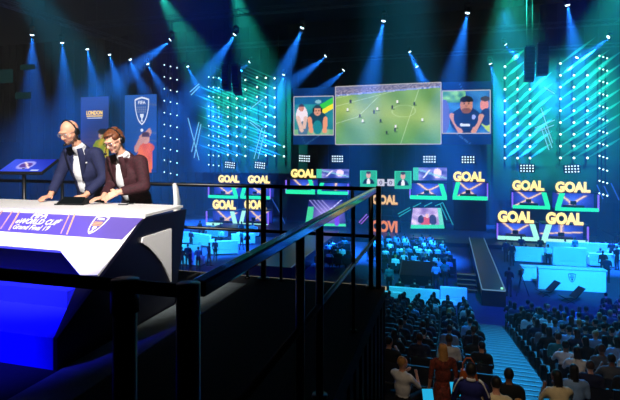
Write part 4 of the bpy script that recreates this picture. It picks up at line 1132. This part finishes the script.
def standing(arm=0,stride=0.,longhair=False,vox=.032,turn=0.):
    b=Body()
    b.ell((0,.0,.95),(.16,.115,.13),'t'); b.ell((0,0,1.15),(.155,.11,.2),'s'); b.ell((0,0,1.33),(.18,.11,.14),'s')
    for s_ in (-1,1):
        b.cap((s_*.14,0,1.40),(s_*.185,0,1.385),.07,.062,'s'); k=(s_*.10,-.02+s_*stride*.4,.50); a=(s_*.11,.03+s_*stride,.09)
        b.cap((s_*.085,0,.92),k,.088,.06,'t'); b.cap(k,a,.058,.042,'t'); b.cap((a[0],a[1]+.02,.045),(a[0],a[1]-.15,.035),.042,.034,'t')
        if arm==0: e=(s_*.25,.02,1.12); h=(s_*.25,-.06,.86)
        else: e=(s_*.25,-.04,1.12); h=(s_*.10,-.30,1.22)
        b.cap((s_*.20,0,1.385),e,.055,.043,'s'); b.cap(e,h,.04,.03,'k'); b.ell(h,(.04,.045,.055),'k')
    b.cap((0,0,1.42),(0,-.01,1.53),.055,.05,'k'); R=Matrix.Rotation(turn,3,'Z'); c=Vector((0,-.02,1.60))
    b.ell(c+R@Vector((0,-.015,-.01)),(.075,.09,.115),'k',R); b.ell(c+R@Vector((0,-.095,-.025)),(.016,.02,.02),'k',R); b.ell(c+R@Vector((0,.018,.03)),(.084,.092,.10),'h',R)
    for s_ in (-1,1): b.ell(c+R@Vector((s_*.078,.0,-.01)),(.014,.022,.03),'k',R)
    if longhair: b.ell(c+R@Vector((0,.055,-.10)),(.09,.055,.17),'h',R)
    me=b.mesh('standing_figure',vox,1)
    for m in (CSH['black'],CTR,CSK[0],CHA[0]): me.materials.append(m)
    paint_by(me,b,dict(s=0,t=1,k=2,h=3)); return me
STAND=[standing(),standing(1),standing(0,.12)]
def dress(o,shirt,hair=0,skin=0,trou=None):
    for i,m in ((0,CSH[shirt] if isinstance(shirt,str) else shirt),(1,trou or CTR),(2,CSK[skin]),(3,CHA[hair])):
        o.material_slots[i].link='OBJECT'; o.material_slots[i].material=m
HN=('dark','brown','blond')
def spectator(me,p,rz,shirt,hair,skin,where,key,sc=1.):
    o=link('person',me,None,p); o.rotation_euler=(0,0,rz); o.scale=(sc,sc,sc); dress(o,shirt,hair,skin)
    tag(o,'%s-haired spectator in a %s top %s'%(HN[hair],shirt,where),'person','%s %s %s'%(HN[hair],shirt,key)); return o
rs=random.Random(11)
def pick(ws): 
    t=rs.random()*sum(w for _,w in ws)
    for k,w in ws:
        t-=w
        if t<=0: return k
    return ws[0][0]
# ------------------------------------------------------------------ lower stand
def zf(b): return -3.50-.205*(b-8.5)
stm=mat('stand_concrete',(.10,.11,.14),.9,scale=2); RP=.92; ROWS=[7.0+RP*i for i in range(18)]
sb=MB()
for i,b in enumerate(ROWS):
    z=zf(b); sb.box((-6.,b-.5,ZF),(1.06,b+.42,z)); sb.box((2.36,b-.5,ZF),(14,b+.42,z))
struct(sb.build('floor_stand',stm))
step_m=mat('aisle_step_vinyl',(.11,.21,.26),.6,vary=.1); sb=MB(); nb=[]
b=ROWS[0]-.5
while b < ROWS[-1]+.4:
    z=zf(b+.03); sb.box((1.07,b,ZF),(2.35,b+.46,z)); nb.append((b,z)); b+=.46
ai=sb.build('floor_aisle_steps',step_m); struct(ai)
sb=MB()
for b,z in nb: sb.box((1.09,b+.40,z),(2.33,b+.455,z+.012))
o=sb.build('trim_2',mat('step_nosing',(.20,.34,.40),.5)); struct(o)
seat_m=mat('seat_plastic',(.06,.07,.12),.6)
def seat_row(x0,x1,b,z,label,grp):
    n=int((x1-x0)/.56); W=(x1-x0)/n
    t=thing('seat_row',label,'seating',((x0+x1)/2,b,z),0,grp); c=(x0+x1)/2
    m=MB()
    for i in range(n): m.box((x0-c+i*W+.04,-.20,.37),(x0-c+(i+1)*W-.04,.24,.42))
    m.build('seat_pads',seat_m,t).__setitem__('kind','stuff'); m=MB()
    for i in range(n): m.box((x0-c+i*W+.04,-.27,.46),(x0-c+(i+1)*W-.04,-.225,.86))
    m.build('backrest_pads',seat_m,t)['kind']='stuff'
    m=MB(); m.tube((x0-c,-.22,.40),(x1-c,-.22,.40),.025,n=6)
    for i in range(0,n+1,2): m.tube((min(x1,x0+i*W)-c,-.22,0),(min(x1,x0+i*W)-c,-.22,.42),.02,n=5)
    m.build('support_beam',STEEL,t); return t
cnt=0
WSH=[('black',5),('navy',4),('grey',2),('white',1.6),('pale blue',1.8),('teal',1.2)]
def put_row(b,x0,x1,where,key,dens,z,fa,skipf=None):
    global cnt
    x=x1-.30 if x0<0 else x0+.30; dx_=-.66 if x0<0 else .66
    while x0+.25 < x < x1-.20:
        p=Vector((x+rs.uniform(-.05,.05),b,z)); q=proj(p+Vector((0,0,1.2)))
        if q[0]>385 and q[0]<632 and q[1]<407 and rs.random()<dens and not(skipf and skipf(q)):
            spectator(rs.choice(SEAT),p,math.pi+rs.uniform(-.12,.12),pick(WSH),pick([(0,7),(1,3),(2,.8)]),pick([(0,3),(1,1)]),where,key,rs.uniform(.95,1.03)); cnt+=1
        x+=dx_
skip=lambda q: q[1]>352 and (q[0]<530 or q[1]>372)
for i,b in enumerate(ROWS):
    z=zf(b)
    if proj((6.,b,z+.8))[1]<420:
        seat_row(-4.6,1.0,b,z,'row of dark seats in the stand block left of the aisle steps','seat rows left of the aisle')
        seat_row(2.42,13.0,b,z,'row of dark seats in the stand block right of the aisle steps','seat rows right of the aisle')
    put_row(b,-4.6,1.0,'seated in the stand left of the aisle steps','left block',.93,z,0,skip)
    put_row(b,2.42,13.,'seated in the stand right of the aisle steps','right block',.93,z,0,skip)
# ------------------------------------------------------------------ near figures with parts
def near_person(label,p,rz,me,shirt,hair,skin,trou=None,sc=1.):
    o=link('person',me,None,p); o.rotation_euler=(0,0,rz); o.scale=(sc,)*3; dress(o,shirt,hair,skin,trou); tag(o,label,'person'); return o
DRESS=mat('red_patterned_dress',(.42,.16,.12),.85,vary=.7,scale=26)
def fp(px,b): # on the stand floor at row depth b
    p=B(px,300,b); return Vector((p.x,b,zf(ROWS[min(range(len(ROWS)),key=lambda k:abs(ROWS[k]-b))])))
fine=standing(0,.05,True,.022); wp=fp(443,8.84); 
wom=near_person('person with long fair hair in a red patterned dress standing with an orange handbag',wp,math.pi+.4,fine,DRESS,2,0,DRESS,.95)
m=MB()
prof=[(.15,.98,.0),(.17,.8,0),(.20,.6,0),(.23,.42,0)]
vs=[];fs=[]
for r,z,_ in prof:
    for k in range(14): a=2*math.pi*k/14; vs.append(((r+.02*math.sin(k*3))*math.cos(a),.75*(r+.02*math.sin(k*3))*math.sin(a),z))
for i in range(3):
    for k in range(14): fs.append((i*14+k,i*14+(k+1)%14,(i+1)*14+(k+1)%14,(i+1)*14+k))
m.add(vs,fs); sk_=m.build('skirt',DRESS,wom,smooth=True); sk_.modifiers.new('t','SOLIDIFY').thickness=.012
bg=thing('handbag','orange-brown leather handbag hanging from the shoulder of the person in the red dress','bag',tuple(wp+Vector((.43,.02,.98))),.2)
LEA=mat('tan_leather',(.72,.36,.12),.5)
MB().prism_xz([(-.16,0),(.16,0),(.13,.24),(-.13,.24)],-.05,.05).build('body',LEA,bg,bevel=.015)
MB().prism_xz([(-.13,.11),(.13,.11),(.13,.245),(-.13,.245)],-.062,-.052).build('flap',LEA,bg)
m=MB(); m.path([(-.10,0,.235),(-.10,-.0,.34),(-.04,0,.44),(.04,0,.44),(.10,0,.34),(.10,0,.235)],.012,6); m.build('strap',LEA,bg)
pol=standing(1,.05,False,.022); p=fp(471,7.45); p.z=zf(7.45)-.05
mn=near_person('dark-haired person in a navy polo with white shoulder stripes by the red dress',p,math.pi-.1,pol,mat('royal_navy_polo',(.08,.12,.42),.85),0,1,None,.99)
for s_ in (-1,1):
    mb=MB(); pts=[]
    for k in range(7):
        a=k/6; c=Vector((s_*(.10+.14*a),.02,1.485-.24*a*a*.9)); pts.append(c)
    for a,c in zip(pts,pts[1:]): mb.obox((a+c)/2+Vector((s_*.012,.02,.008)),((c-a).length*1.15,.055,.014),Matrix.Rotation(-math.atan2(c.z-a.z,c.x-a.x),3,'Y'))
    mb.build('shoulder_stripe',CSH['white'],mn)
mb=MB(); mb.tube((0,.01,1.455),(0,0,1.49),.072,.066,n=14); mb.build('collar',CSH['white'],mn,smooth=True)
def seated_near(px,b,label,shirt,hair,skin,me=SEAT[0],rz=0.,dz=0.):
    p=fp(px,b); p.z+=dz; return near_person(label,p,math.pi+rz,me,shirt,hair,skin)
CREAM=mat('cream_linen',(.88,.82,.66),.9)
seated_near(497,ROWS[1],'dark-haired spectator in a bright cream top in the back row beside the navy polo',CREAM,0,0,SEAT[1])
seated_near(519,ROWS[0],'spectator with light brown hair in the back row next to the bright cream top','grey',2,0,SEAT[0],.1)
seated_near(403,ROWS[2],'fair-haired spectator in a pale top near the deck drape','white',2,0,SEAT[3],-.5)
seated_near(590,ROWS[0],'brown-haired spectator in a black top at the lowest edge on the right','black',1,0,SEAT[0],.2)
seated_near(562,ROWS[2],'spectator under a beige jacket in the back rows on the right',CREAM,0,1,SEAT[4],.25)
seated_near(575,ROWS[3],'dark-haired spectator in a pale blue top just in front of the beige jacket','pale blue',0,0,SEAT[2],.1)
seated_near(509,ROWS[2]-.0,'dark-haired spectator in black silhouetted against the lower aisle steps','black',0,1,SEAT[0])
CY=glow('cyan_glow',(.15,.72,.92),.9)  # plain cyan glowing rectangles, nature unknown
for px,py,l in ((428,396,'flat cyan glowing shape at the lowest edge left of the red dress'),(456,389,'flat cyan glowing shape between the red dress and the navy polo')):
    q=P(px,py,8.2); t=thing('rectangle',l,'rectangle',tuple(q),TH); t.rotation_euler=(math.radians(-35),0,TH)
    MB().box((-.10,0,-.12),(.10,.012,.12)).build('case',BLACK,t); MB().box((-.09,-.003,-.11),(.09,-.0,.11)).build('screen',CY,t)

# ------------------------------------------------------------------ floor audience at the foot of the stage
def floor_row(b,xa,xb,dens,where,key,seats=True):
    global cnt
    x=xa
    while x<xb:
        p=Vector((x+rs.uniform(-.06,.06),b+rs.uniform(-.04,.04),ZF)); q=proj(p+Vector((0,0,1.2)))
        if rs.random()<dens:
            spectator(rs.choice(SEAT),p,math.pi+rs.uniform(-.25,.25),pick([('white',3),('teal',2),('pale blue',3),('black',2),('navy',2),('grey',1)]),pick([(0,6),(1,3),(2,1)]),pick([(0,3),(1,1)]),where,key,rs.uniform(.97,1.06)); cnt+=1
        x+=.70
for i in range(8):
    b=33.0+1.25*i; xa=B(385 if i<3 else 372,255,b).x; xb=B(455-2*i if i>2 else 452,255,b).x
    seat_row(xa-.35,xb+.3,b,ZF,'row of chairs among the audience on the floor before the stage','chair rows on the arena floor')
    floor_row(b,xa,xb,.85,'seated on the floor before the centre stage','floor centre')
for i in range(5):
    b=33.5+1.3*i; xa=max(-8.9,B(302,255,b).x); xb=B(348,255,b).x
    seat_row(xa-.35,xb+.3,b,ZF,'row of chairs seen through the railing posts, on the floor left of the centre audience','chair rows behind the railing')
    floor_row(b,xa,xb,.7,'seated on the floor, seen between the railing posts','floor behind railing')
# ------------------------------------------------------------------ white lounge furniture
LW=mat('white_leatherette',(.88,.89,.90),.5,vary=.03)
def sofa(label,px,py,W,D,Hb,rz=0.,grp=None):
    p=G(px,py,ZF); t=thing('lounge_sofa',label,'sofa',tuple(p),rz,grp)
    FY=.17
    MB().box((-W/2,-D/2,.10),(W/2,FY,.44)).build('seat_base',LW,t,bevel=.03)
    MB().box((-W/2,-D/2,.44),(W/2,-D/2+.22,Hb)).build('backrest',LW,t,bevel=.03)
    for s_ in (-1,1): MB().box((s_*(W/2-.09)-.09,-D/2+.22,.44),(s_*(W/2-.09)+.09,FY,min(Hb,.68))).build('armrest',LW,t,bevel=.02)
    for sx in (-1,1):
        for fy in (-D/2+.1,FY-.1): MB().box((sx*(W/2-.1)-.03,fy-.03,0),(sx*(W/2-.1)+.03,fy+.03,.10)).build('foot',STEEL,t)
    e_=.5 if rz else 0.; RECTS.append((p.x-W/2-.05-e_*.4,p.x+W/2+.05+e_*.4,p.y-D/2-.05-e_,p.y+.95+e_)); SOFAS.append((t,W,p)); return t
RECTS=[]; SOFAS=[]
for px,py,W,Hb,rz,l in ((190,264.5,2.3,1.55,0,'nearest high-backed white sofa seen past the end of the desk'),(224,254,2.3,1.15,.45,'white sofa turned aslant in the middle of the left lounge beside the blue floor'),
    (204,245.5,2.3,1.1,-.3,'white sofa behind the nearest high-backed one in the left lounge'),(243,244,2.1,1.0,.5,'white sofa of the left lounge nearest the dark runway'),
    (178,243,2.3,1.1,.3,'white sofa of the left lounge just beyond the swivel chair'),(217,237,2.2,1.0,0,'white sofa at the back of the left lounge'),(250,235.5,2.2,1.0,-.2,'white sofa at the back of the left lounge under the cut GOAL board')):
    sofa(l,px,py,W,.95,Hb,rz,'white sofas of the left lounge')
for px,py,W,Hb,l in ((388,308,1.5,1.0,'white sofa beside the railing corner post at the front of the floor'),(414.5,303.5,2.7,.95,'long white sofa at the front of the floor, with three people on it'),(453.5,303.5,1.4,1.0,'white sofa at the front of the floor next to the black steps')):
    sofa(l,px,py,W,.9,Hb,0,'white sofas at the front of the floor')
def sit(sofa,fx,label,sh,hair,grp=None,k=0):
    t,W,p=sofa; rz=t.rotation_euler.z; q=Matrix.Rotation(rz,3,'Z')@Vector((fx*W,-.09,.012))
    o=near_person(label,p+q,math.pi+rz+rs.uniform(-.08,.08),SEAT[k%6],sh,hair,0)
    if grp: o['group']=grp
for fx,l in ((-.30,'person in black on the long white sofa, closest to the deck'),(0,'person in black in the middle of the long white sofa'),(.30,'person in black on the long white sofa, closest to the black steps')):
    sit(SOFAS[-2],fx,l,'black',0,None,1)
def place_standing(px,py,k,sh,hair,label,grp=None,rz=None):
    p=G(px,py,ZF)
    for it in range(40):
        r=(p.x-.36,p.x+.36,p.y-.42,p.y+.42)
        if not any(r[0]<q[1] and r[1]>q[0] and r[2]<q[3] and r[3]>q[2] for q in RECTS): break
        p.y+=.12 if it<22 else -.0; p.x+=.03 if it<22 else .12
    RECTS.append((p.x-.32,p.x+.32,p.y-.36,p.y+.36)); o=near_person(label,p,math.pi+(rs.uniform(-.7,.7) if rz is None else rz),STAND[k%3],sh,hair,k%2)
    if grp: o['group']=grp
    return o
for px,l in ((436,'person in pale blue standing behind the front sofas, nearer the railing'),(442,'person in teal standing behind the front sofas, nearer the steps')):
    place_standing(px,291,1,'pale blue' if px<440 else 'teal',0,l,None,0)
place_standing(386,296,0,'teal',0,'person in teal standing beside the railing corner post',None,0)
tbm=mat('table_white',(.85,.86,.88),.4)
t=thing('side_table','small white table in front of the stand, behind the sofa next to the steps','table',tuple(G(447,313,ZF)))
MB().tube((0,0,.52),(0,0,.56),.55,n=20).build('tabletop',tbm,t); MB().tube((0,0,0),(0,0,.52),.05,n=10).build('pedestal',STEEL,t); MB().tube((0,0,0),(0,0,.03),.3,n=16).build('base',STEEL,t)
# people of the left lounge
def lounge_people(sofas,spots,name,grp):
    for i,so in enumerate(sofas):
        W=so[1]
        for fx in ((0,) if W<2 else (-.36/W,.36/W) if W<2.5 else (-.70/W,0,.70/W)):
            if rs.random()<.72:
                sh=pick([('black',3),('navy',3),('white',2),('teal',1)]); sit(so,fx,'person in a %s top seated on a white sofa of the %s'%(sh,name),sh,i%2,'%s seated %s'%(sh,grp),rs.randrange(6))
    for k,(px,py) in enumerate(spots):
        sh=pick([('black',4),('navy',3),('white',1),('teal',1.2)]); place_standing(px,py,k,sh,k%2,'person in a %s top standing among the white seating of the %s'%(sh,name),'%s standing %s'%(sh,grp))
lounge_people(SOFAS[:7],((174,270),(179,272),(184,269),(190,274),(197,271.5),(209,266),(213,262),(233,258),(237,251),(211,251),(191,250),(228,243),(200,238.5)),'left lounge','left lounge')
# ------------------------------------------------------------------ right lounge
def counter(label,x0,x1,y0,y1,crest_=False):
    p0=G(x0,y1,ZF); p1=G(x1,y1,ZF); c=(p0+p1)/2; Y=proj(c)[2]; W=(x1-x0)*Y/F; H_=(y1-y0)*Y/F*.93
    t=thing('lounge_counter',label,'counter',tuple(c),math.radians(4))
    MB().box((-W/2,0,0),(W/2,.5,H_)).build('front_body',LW,t,bevel=.02); MB().box((-W/2-.04,-.05,H_),(W/2+.04,.6,H_+.05)).build('top',LW,t)
    if crest_: crest('crest',t,Vector((0,-.012,H_*.62)),Matrix.Identity(3),.42,.55,[mat('navy_print',(.05,.08,.25),.5),mat('blue_print',(.1,.25,.5),.5)])
    RECTS.append((c.x-W/2-.1,c.x+W/2+.1,c.y-.2,c.y+.8)); return t
counter('long white counter with a small dark shield crest beyond the blue floor',541,603,268,291,True)
counter('short white counter just left of the long crested one',523,539.5,266.5,281)
for px,py,W,Hb,l in ((568,266,2.2,1.45,'high-backed white sofa behind the middle of the crested counter'),(600,266,1.6,1.0,'white sofa behind the crested counter, right of the high-backed one'),(531,262,2.4,1.2,'white sofa behind the short counter'),
    (560,255,2.2,1.1,'white sofa farther back below the star booth'),(596,256,3.0,1.1,'wide white sofa at the back of the right lounge'),(619,260,1.6,1.0,'white sofa farthest from the runway in the right lounge')):
    sofa(l,px,py,W,.95,Hb,0,'white sofas of the right lounge')
lounge_people(SOFAS[10:],((512,266),(518,263),(506,262),(548,268),(579,269),(603,276),(607,283),(540,260),(575,259),(604,260),(617,270)),'right lounge','right lounge')
for i in range(4):
    b=27.2-1.0*i; xa=B(607-1*i,290,b).x; n=5; seat_row(xa-.33,xa+n*.62-.28,b,ZF,'row of dark chairs on the floor right of the crested counter','chair rows by the counter')
    for k in range(n):
        p=Vector((xa+k*.62,b,ZF)); sh=pick([('black',4),('navy',3),('teal',.7)])
        if proj(p)[0]<640: spectator(rs.choice(SEAT),p,math.pi+rs.uniform(-.1,.1),sh,k%2,0,'seated on the floor right of the crested counter','by counter'); cnt+=1
# ------------------------------------------------------------------ runway, steps, camera, floor gear
rw=thing('runway','black stage runway with a pale light line along each edge','runway',(2.4,36,ZF))
gl=mat('gloss_black_stage',(.03,.035,.05),.32)
MB().box((-.62,-8.2,0),(.62,7.95,.9)).build('platform',gl,rw)
for x in (-.6,.6): MB().box((x-.025,-8.2,.9),(x+.025,7.95,.93)).build('edge_light',glow('runway_edge',(.42,.62,.78),.7),rw)
MB().box((-.6,-8.23,.86),(.6,-8.2,.92)).build('front_light',MATS['runway_edge'],rw)
MB().tube((.45,-7.9,.9),(.45,-7.9,.98),.07,n=10).build('corner_lamp',glow('green_white_lamp',(.6,1.,.85),1.2),rw)
lw_=thing('runway','wide black runway on the left seen through the railing, reflecting the booth lights','runway',(-11.6,36.5,ZF))
MB().box((-1.9,-7,0),(1.9,7.4,.9)).build('platform',gl,lw_)
for x in (-1.88,1.88): MB().box((x-.025,-7,.9),(x+.025,7.4,.93)).build('edge_light',glow('runway_edge_dim',(.35,.48,.66),.55),lw_)
sp=G(467,293,ZF); stp=thing('stage_steps','black steps with pale edges at the near end of the runway','steps',tuple(sp))
for k in range(4):
    MB().box((-.55,.30*k,0),(.55,.30*(k+1),.22*(k+1))).build('tread',gl,stp); 
    MB().box((-.55,.30*k-.012,.22*(k+1)-.03),(.55,.30*k,.22*(k+1))).build('edge_strip',glow('step_edge',(.30,.48,.58),.6),stp)
fm=thing('floor_monitor','large black slanted screen housing on the floor behind the front sofas','monitor',tuple(G(416,285,ZF)))
m=MB(); m.prism_yz([(-.1,0),(1.6,0),(1.6,1.15),(-.1,.62)],-1.0,1.0); m.build('housing',gl,fm)
MB().prism_yz([(-.12,.60),(-.1,.64),(1.6,1.17),(1.62,1.13)],-1.02,-.99).build('edge_trim',glow('step_edge2',(.22,.40,.5),.5),fm)
ls=thing('low_stage_front','low green-lit stage front behind the floor audience','stage front',(B(427.5,248,43.2).x,43.2,ZF))
MB().box((-1.5,0,0),(1.5,.5,.75)).build('body',gl,ls); led('green_panel',2.7,.5,24,6,lambda u,v: mix((.02,.22,.22),(.12,.60,.42),1-abs(v-.4)*1.6+.3*nz(u*5,v*3)),ls,(0,-.01,.42),.7)
cp_=G(509,296.5,ZF); near_person('camera operator dressed in black beside the runway end',cp_,math.pi-.5,STAND[1],'black',0,1,None,1.0)
cm=thing('broadcast_camera','black broadcast camera on a tripod next to the operator at the runway end','camera',tuple(cp_+Vector((.72,.45,0))),-.3)
m=MB(); m.box((-.11,-.30,1.25),(.11,.22,1.50)); m.build('body',BLACK,cm,bevel=.02); MB().tube((0,.22,1.38),(0,.52,1.38),.07,.085,n=14).build('lens',BLACK,cm); MB().box((-.08,-.4,1.44),(.10,-.3,1.56)).build('viewfinder',BLACK,cm)
for a in (0,2.1,4.2): MB().tube((0,0,1.22),(.42*math.cos(a),.42*math.sin(a),0),.024,.018,n=8).build('tripod_leg',STEEL,cm)
MB().tube((0,0,1.18),(0,0,1.26),.07,n=10).build('pan_head',BLACK,cm)
def low_chair(label,px,py,rz):
    t=thing('reclining_chair',label,'chair',tuple(G(px,py,ZF)),rz,'low black chairs on the blue floor')
    MB().prism_yz([(-.45,.30),(.25,.22),(.25,.27),(-.45,.35)],-.28,.28).build('seat',BLACK,t)
    MB().prism_yz([(.22,.22),(.80,.78),(.76,.82),(.18,.27)],-.28,.28).build('backrest',BLACK,t)
    for s_ in (-1,1):
        MB().tube((s_*.26,-.40,.30),(s_*.26,.15,0),.02,n=6).build('leg',STEEL,t); MB().tube((s_*.24,.22,.25),(s_*.24,-.30,0),.02,n=6).build('leg',STEEL,t)
low_chair('low black reclining chair on the blue floor nearer the camera operator',545,295.5,-1.2)
low_chair('low black reclining chair on the blue floor before the crested counter',569,302,-1.2)
print('crowd',cnt)

# ================================================================== light on deck and hall
spot('key_lamp',(-.9,-.2,5.3),(-3.6,4.1,1.2),(1,.95,.9),4400,31,.6)
spot('blue_lamp',(-4.5,.1,3.4),(-3.75,2.8,.1),(.02,.02,1),2600,35,.6)
TL=(.02,.85,.62)  # added unseen teal spots that brighten the beam volumes and scrim
for px,dx in ((515,-2),(575,1.5)):
    c=B(px,105,52.8); spot('teal_fill',Vector((c.x+dx,39.5,16.8)),c,TL,150000,38,.9,.2)
for px,dx in ((228,-1),(272,1)):
    c=B(px,115,52.8); spot('teal_fill',Vector((c.x+dx,39.5,16.8)),c,TL,130000,32,.9,.2)
CYL=(.02,.62,1.)
def down(name,p,aim,col,pw,ang): spot(name,p,aim,col,pw,ang,.9,.25)
down('cyan_flood',(6.5,15,11),G(575,275,ZF),CYL,60000,26)
down('cyan_flood',(-20,16,12),G(207,250,ZF),CYL,62000,24)
down('cyan_flood',(-1,16,11),G(418,296,ZF),CYL,26000,22)
down('cyan_flood',(-1,10,12),G(395,258,ZF),CYL,70000,19)
BLF=(.01,.05,1.)
down('blue_flood',(6,8,12),G(530,288,ZF),BLF,90000,34)
down('blue_flood',(-6,8,12),G(240,262,ZF),BLF,60000,28)
down('crowd_flood',(3.5,33,10.5),(3.5,17,-5),(.02,.42,1.),42000,40)
down('aisle_flood',(1.7,8,9),(1.7,18,-6),(.05,.45,1.),2500,24)
down('house_lamp',(-.3,3,5),(2,9,-3),(1.,.75,.5),700,50)
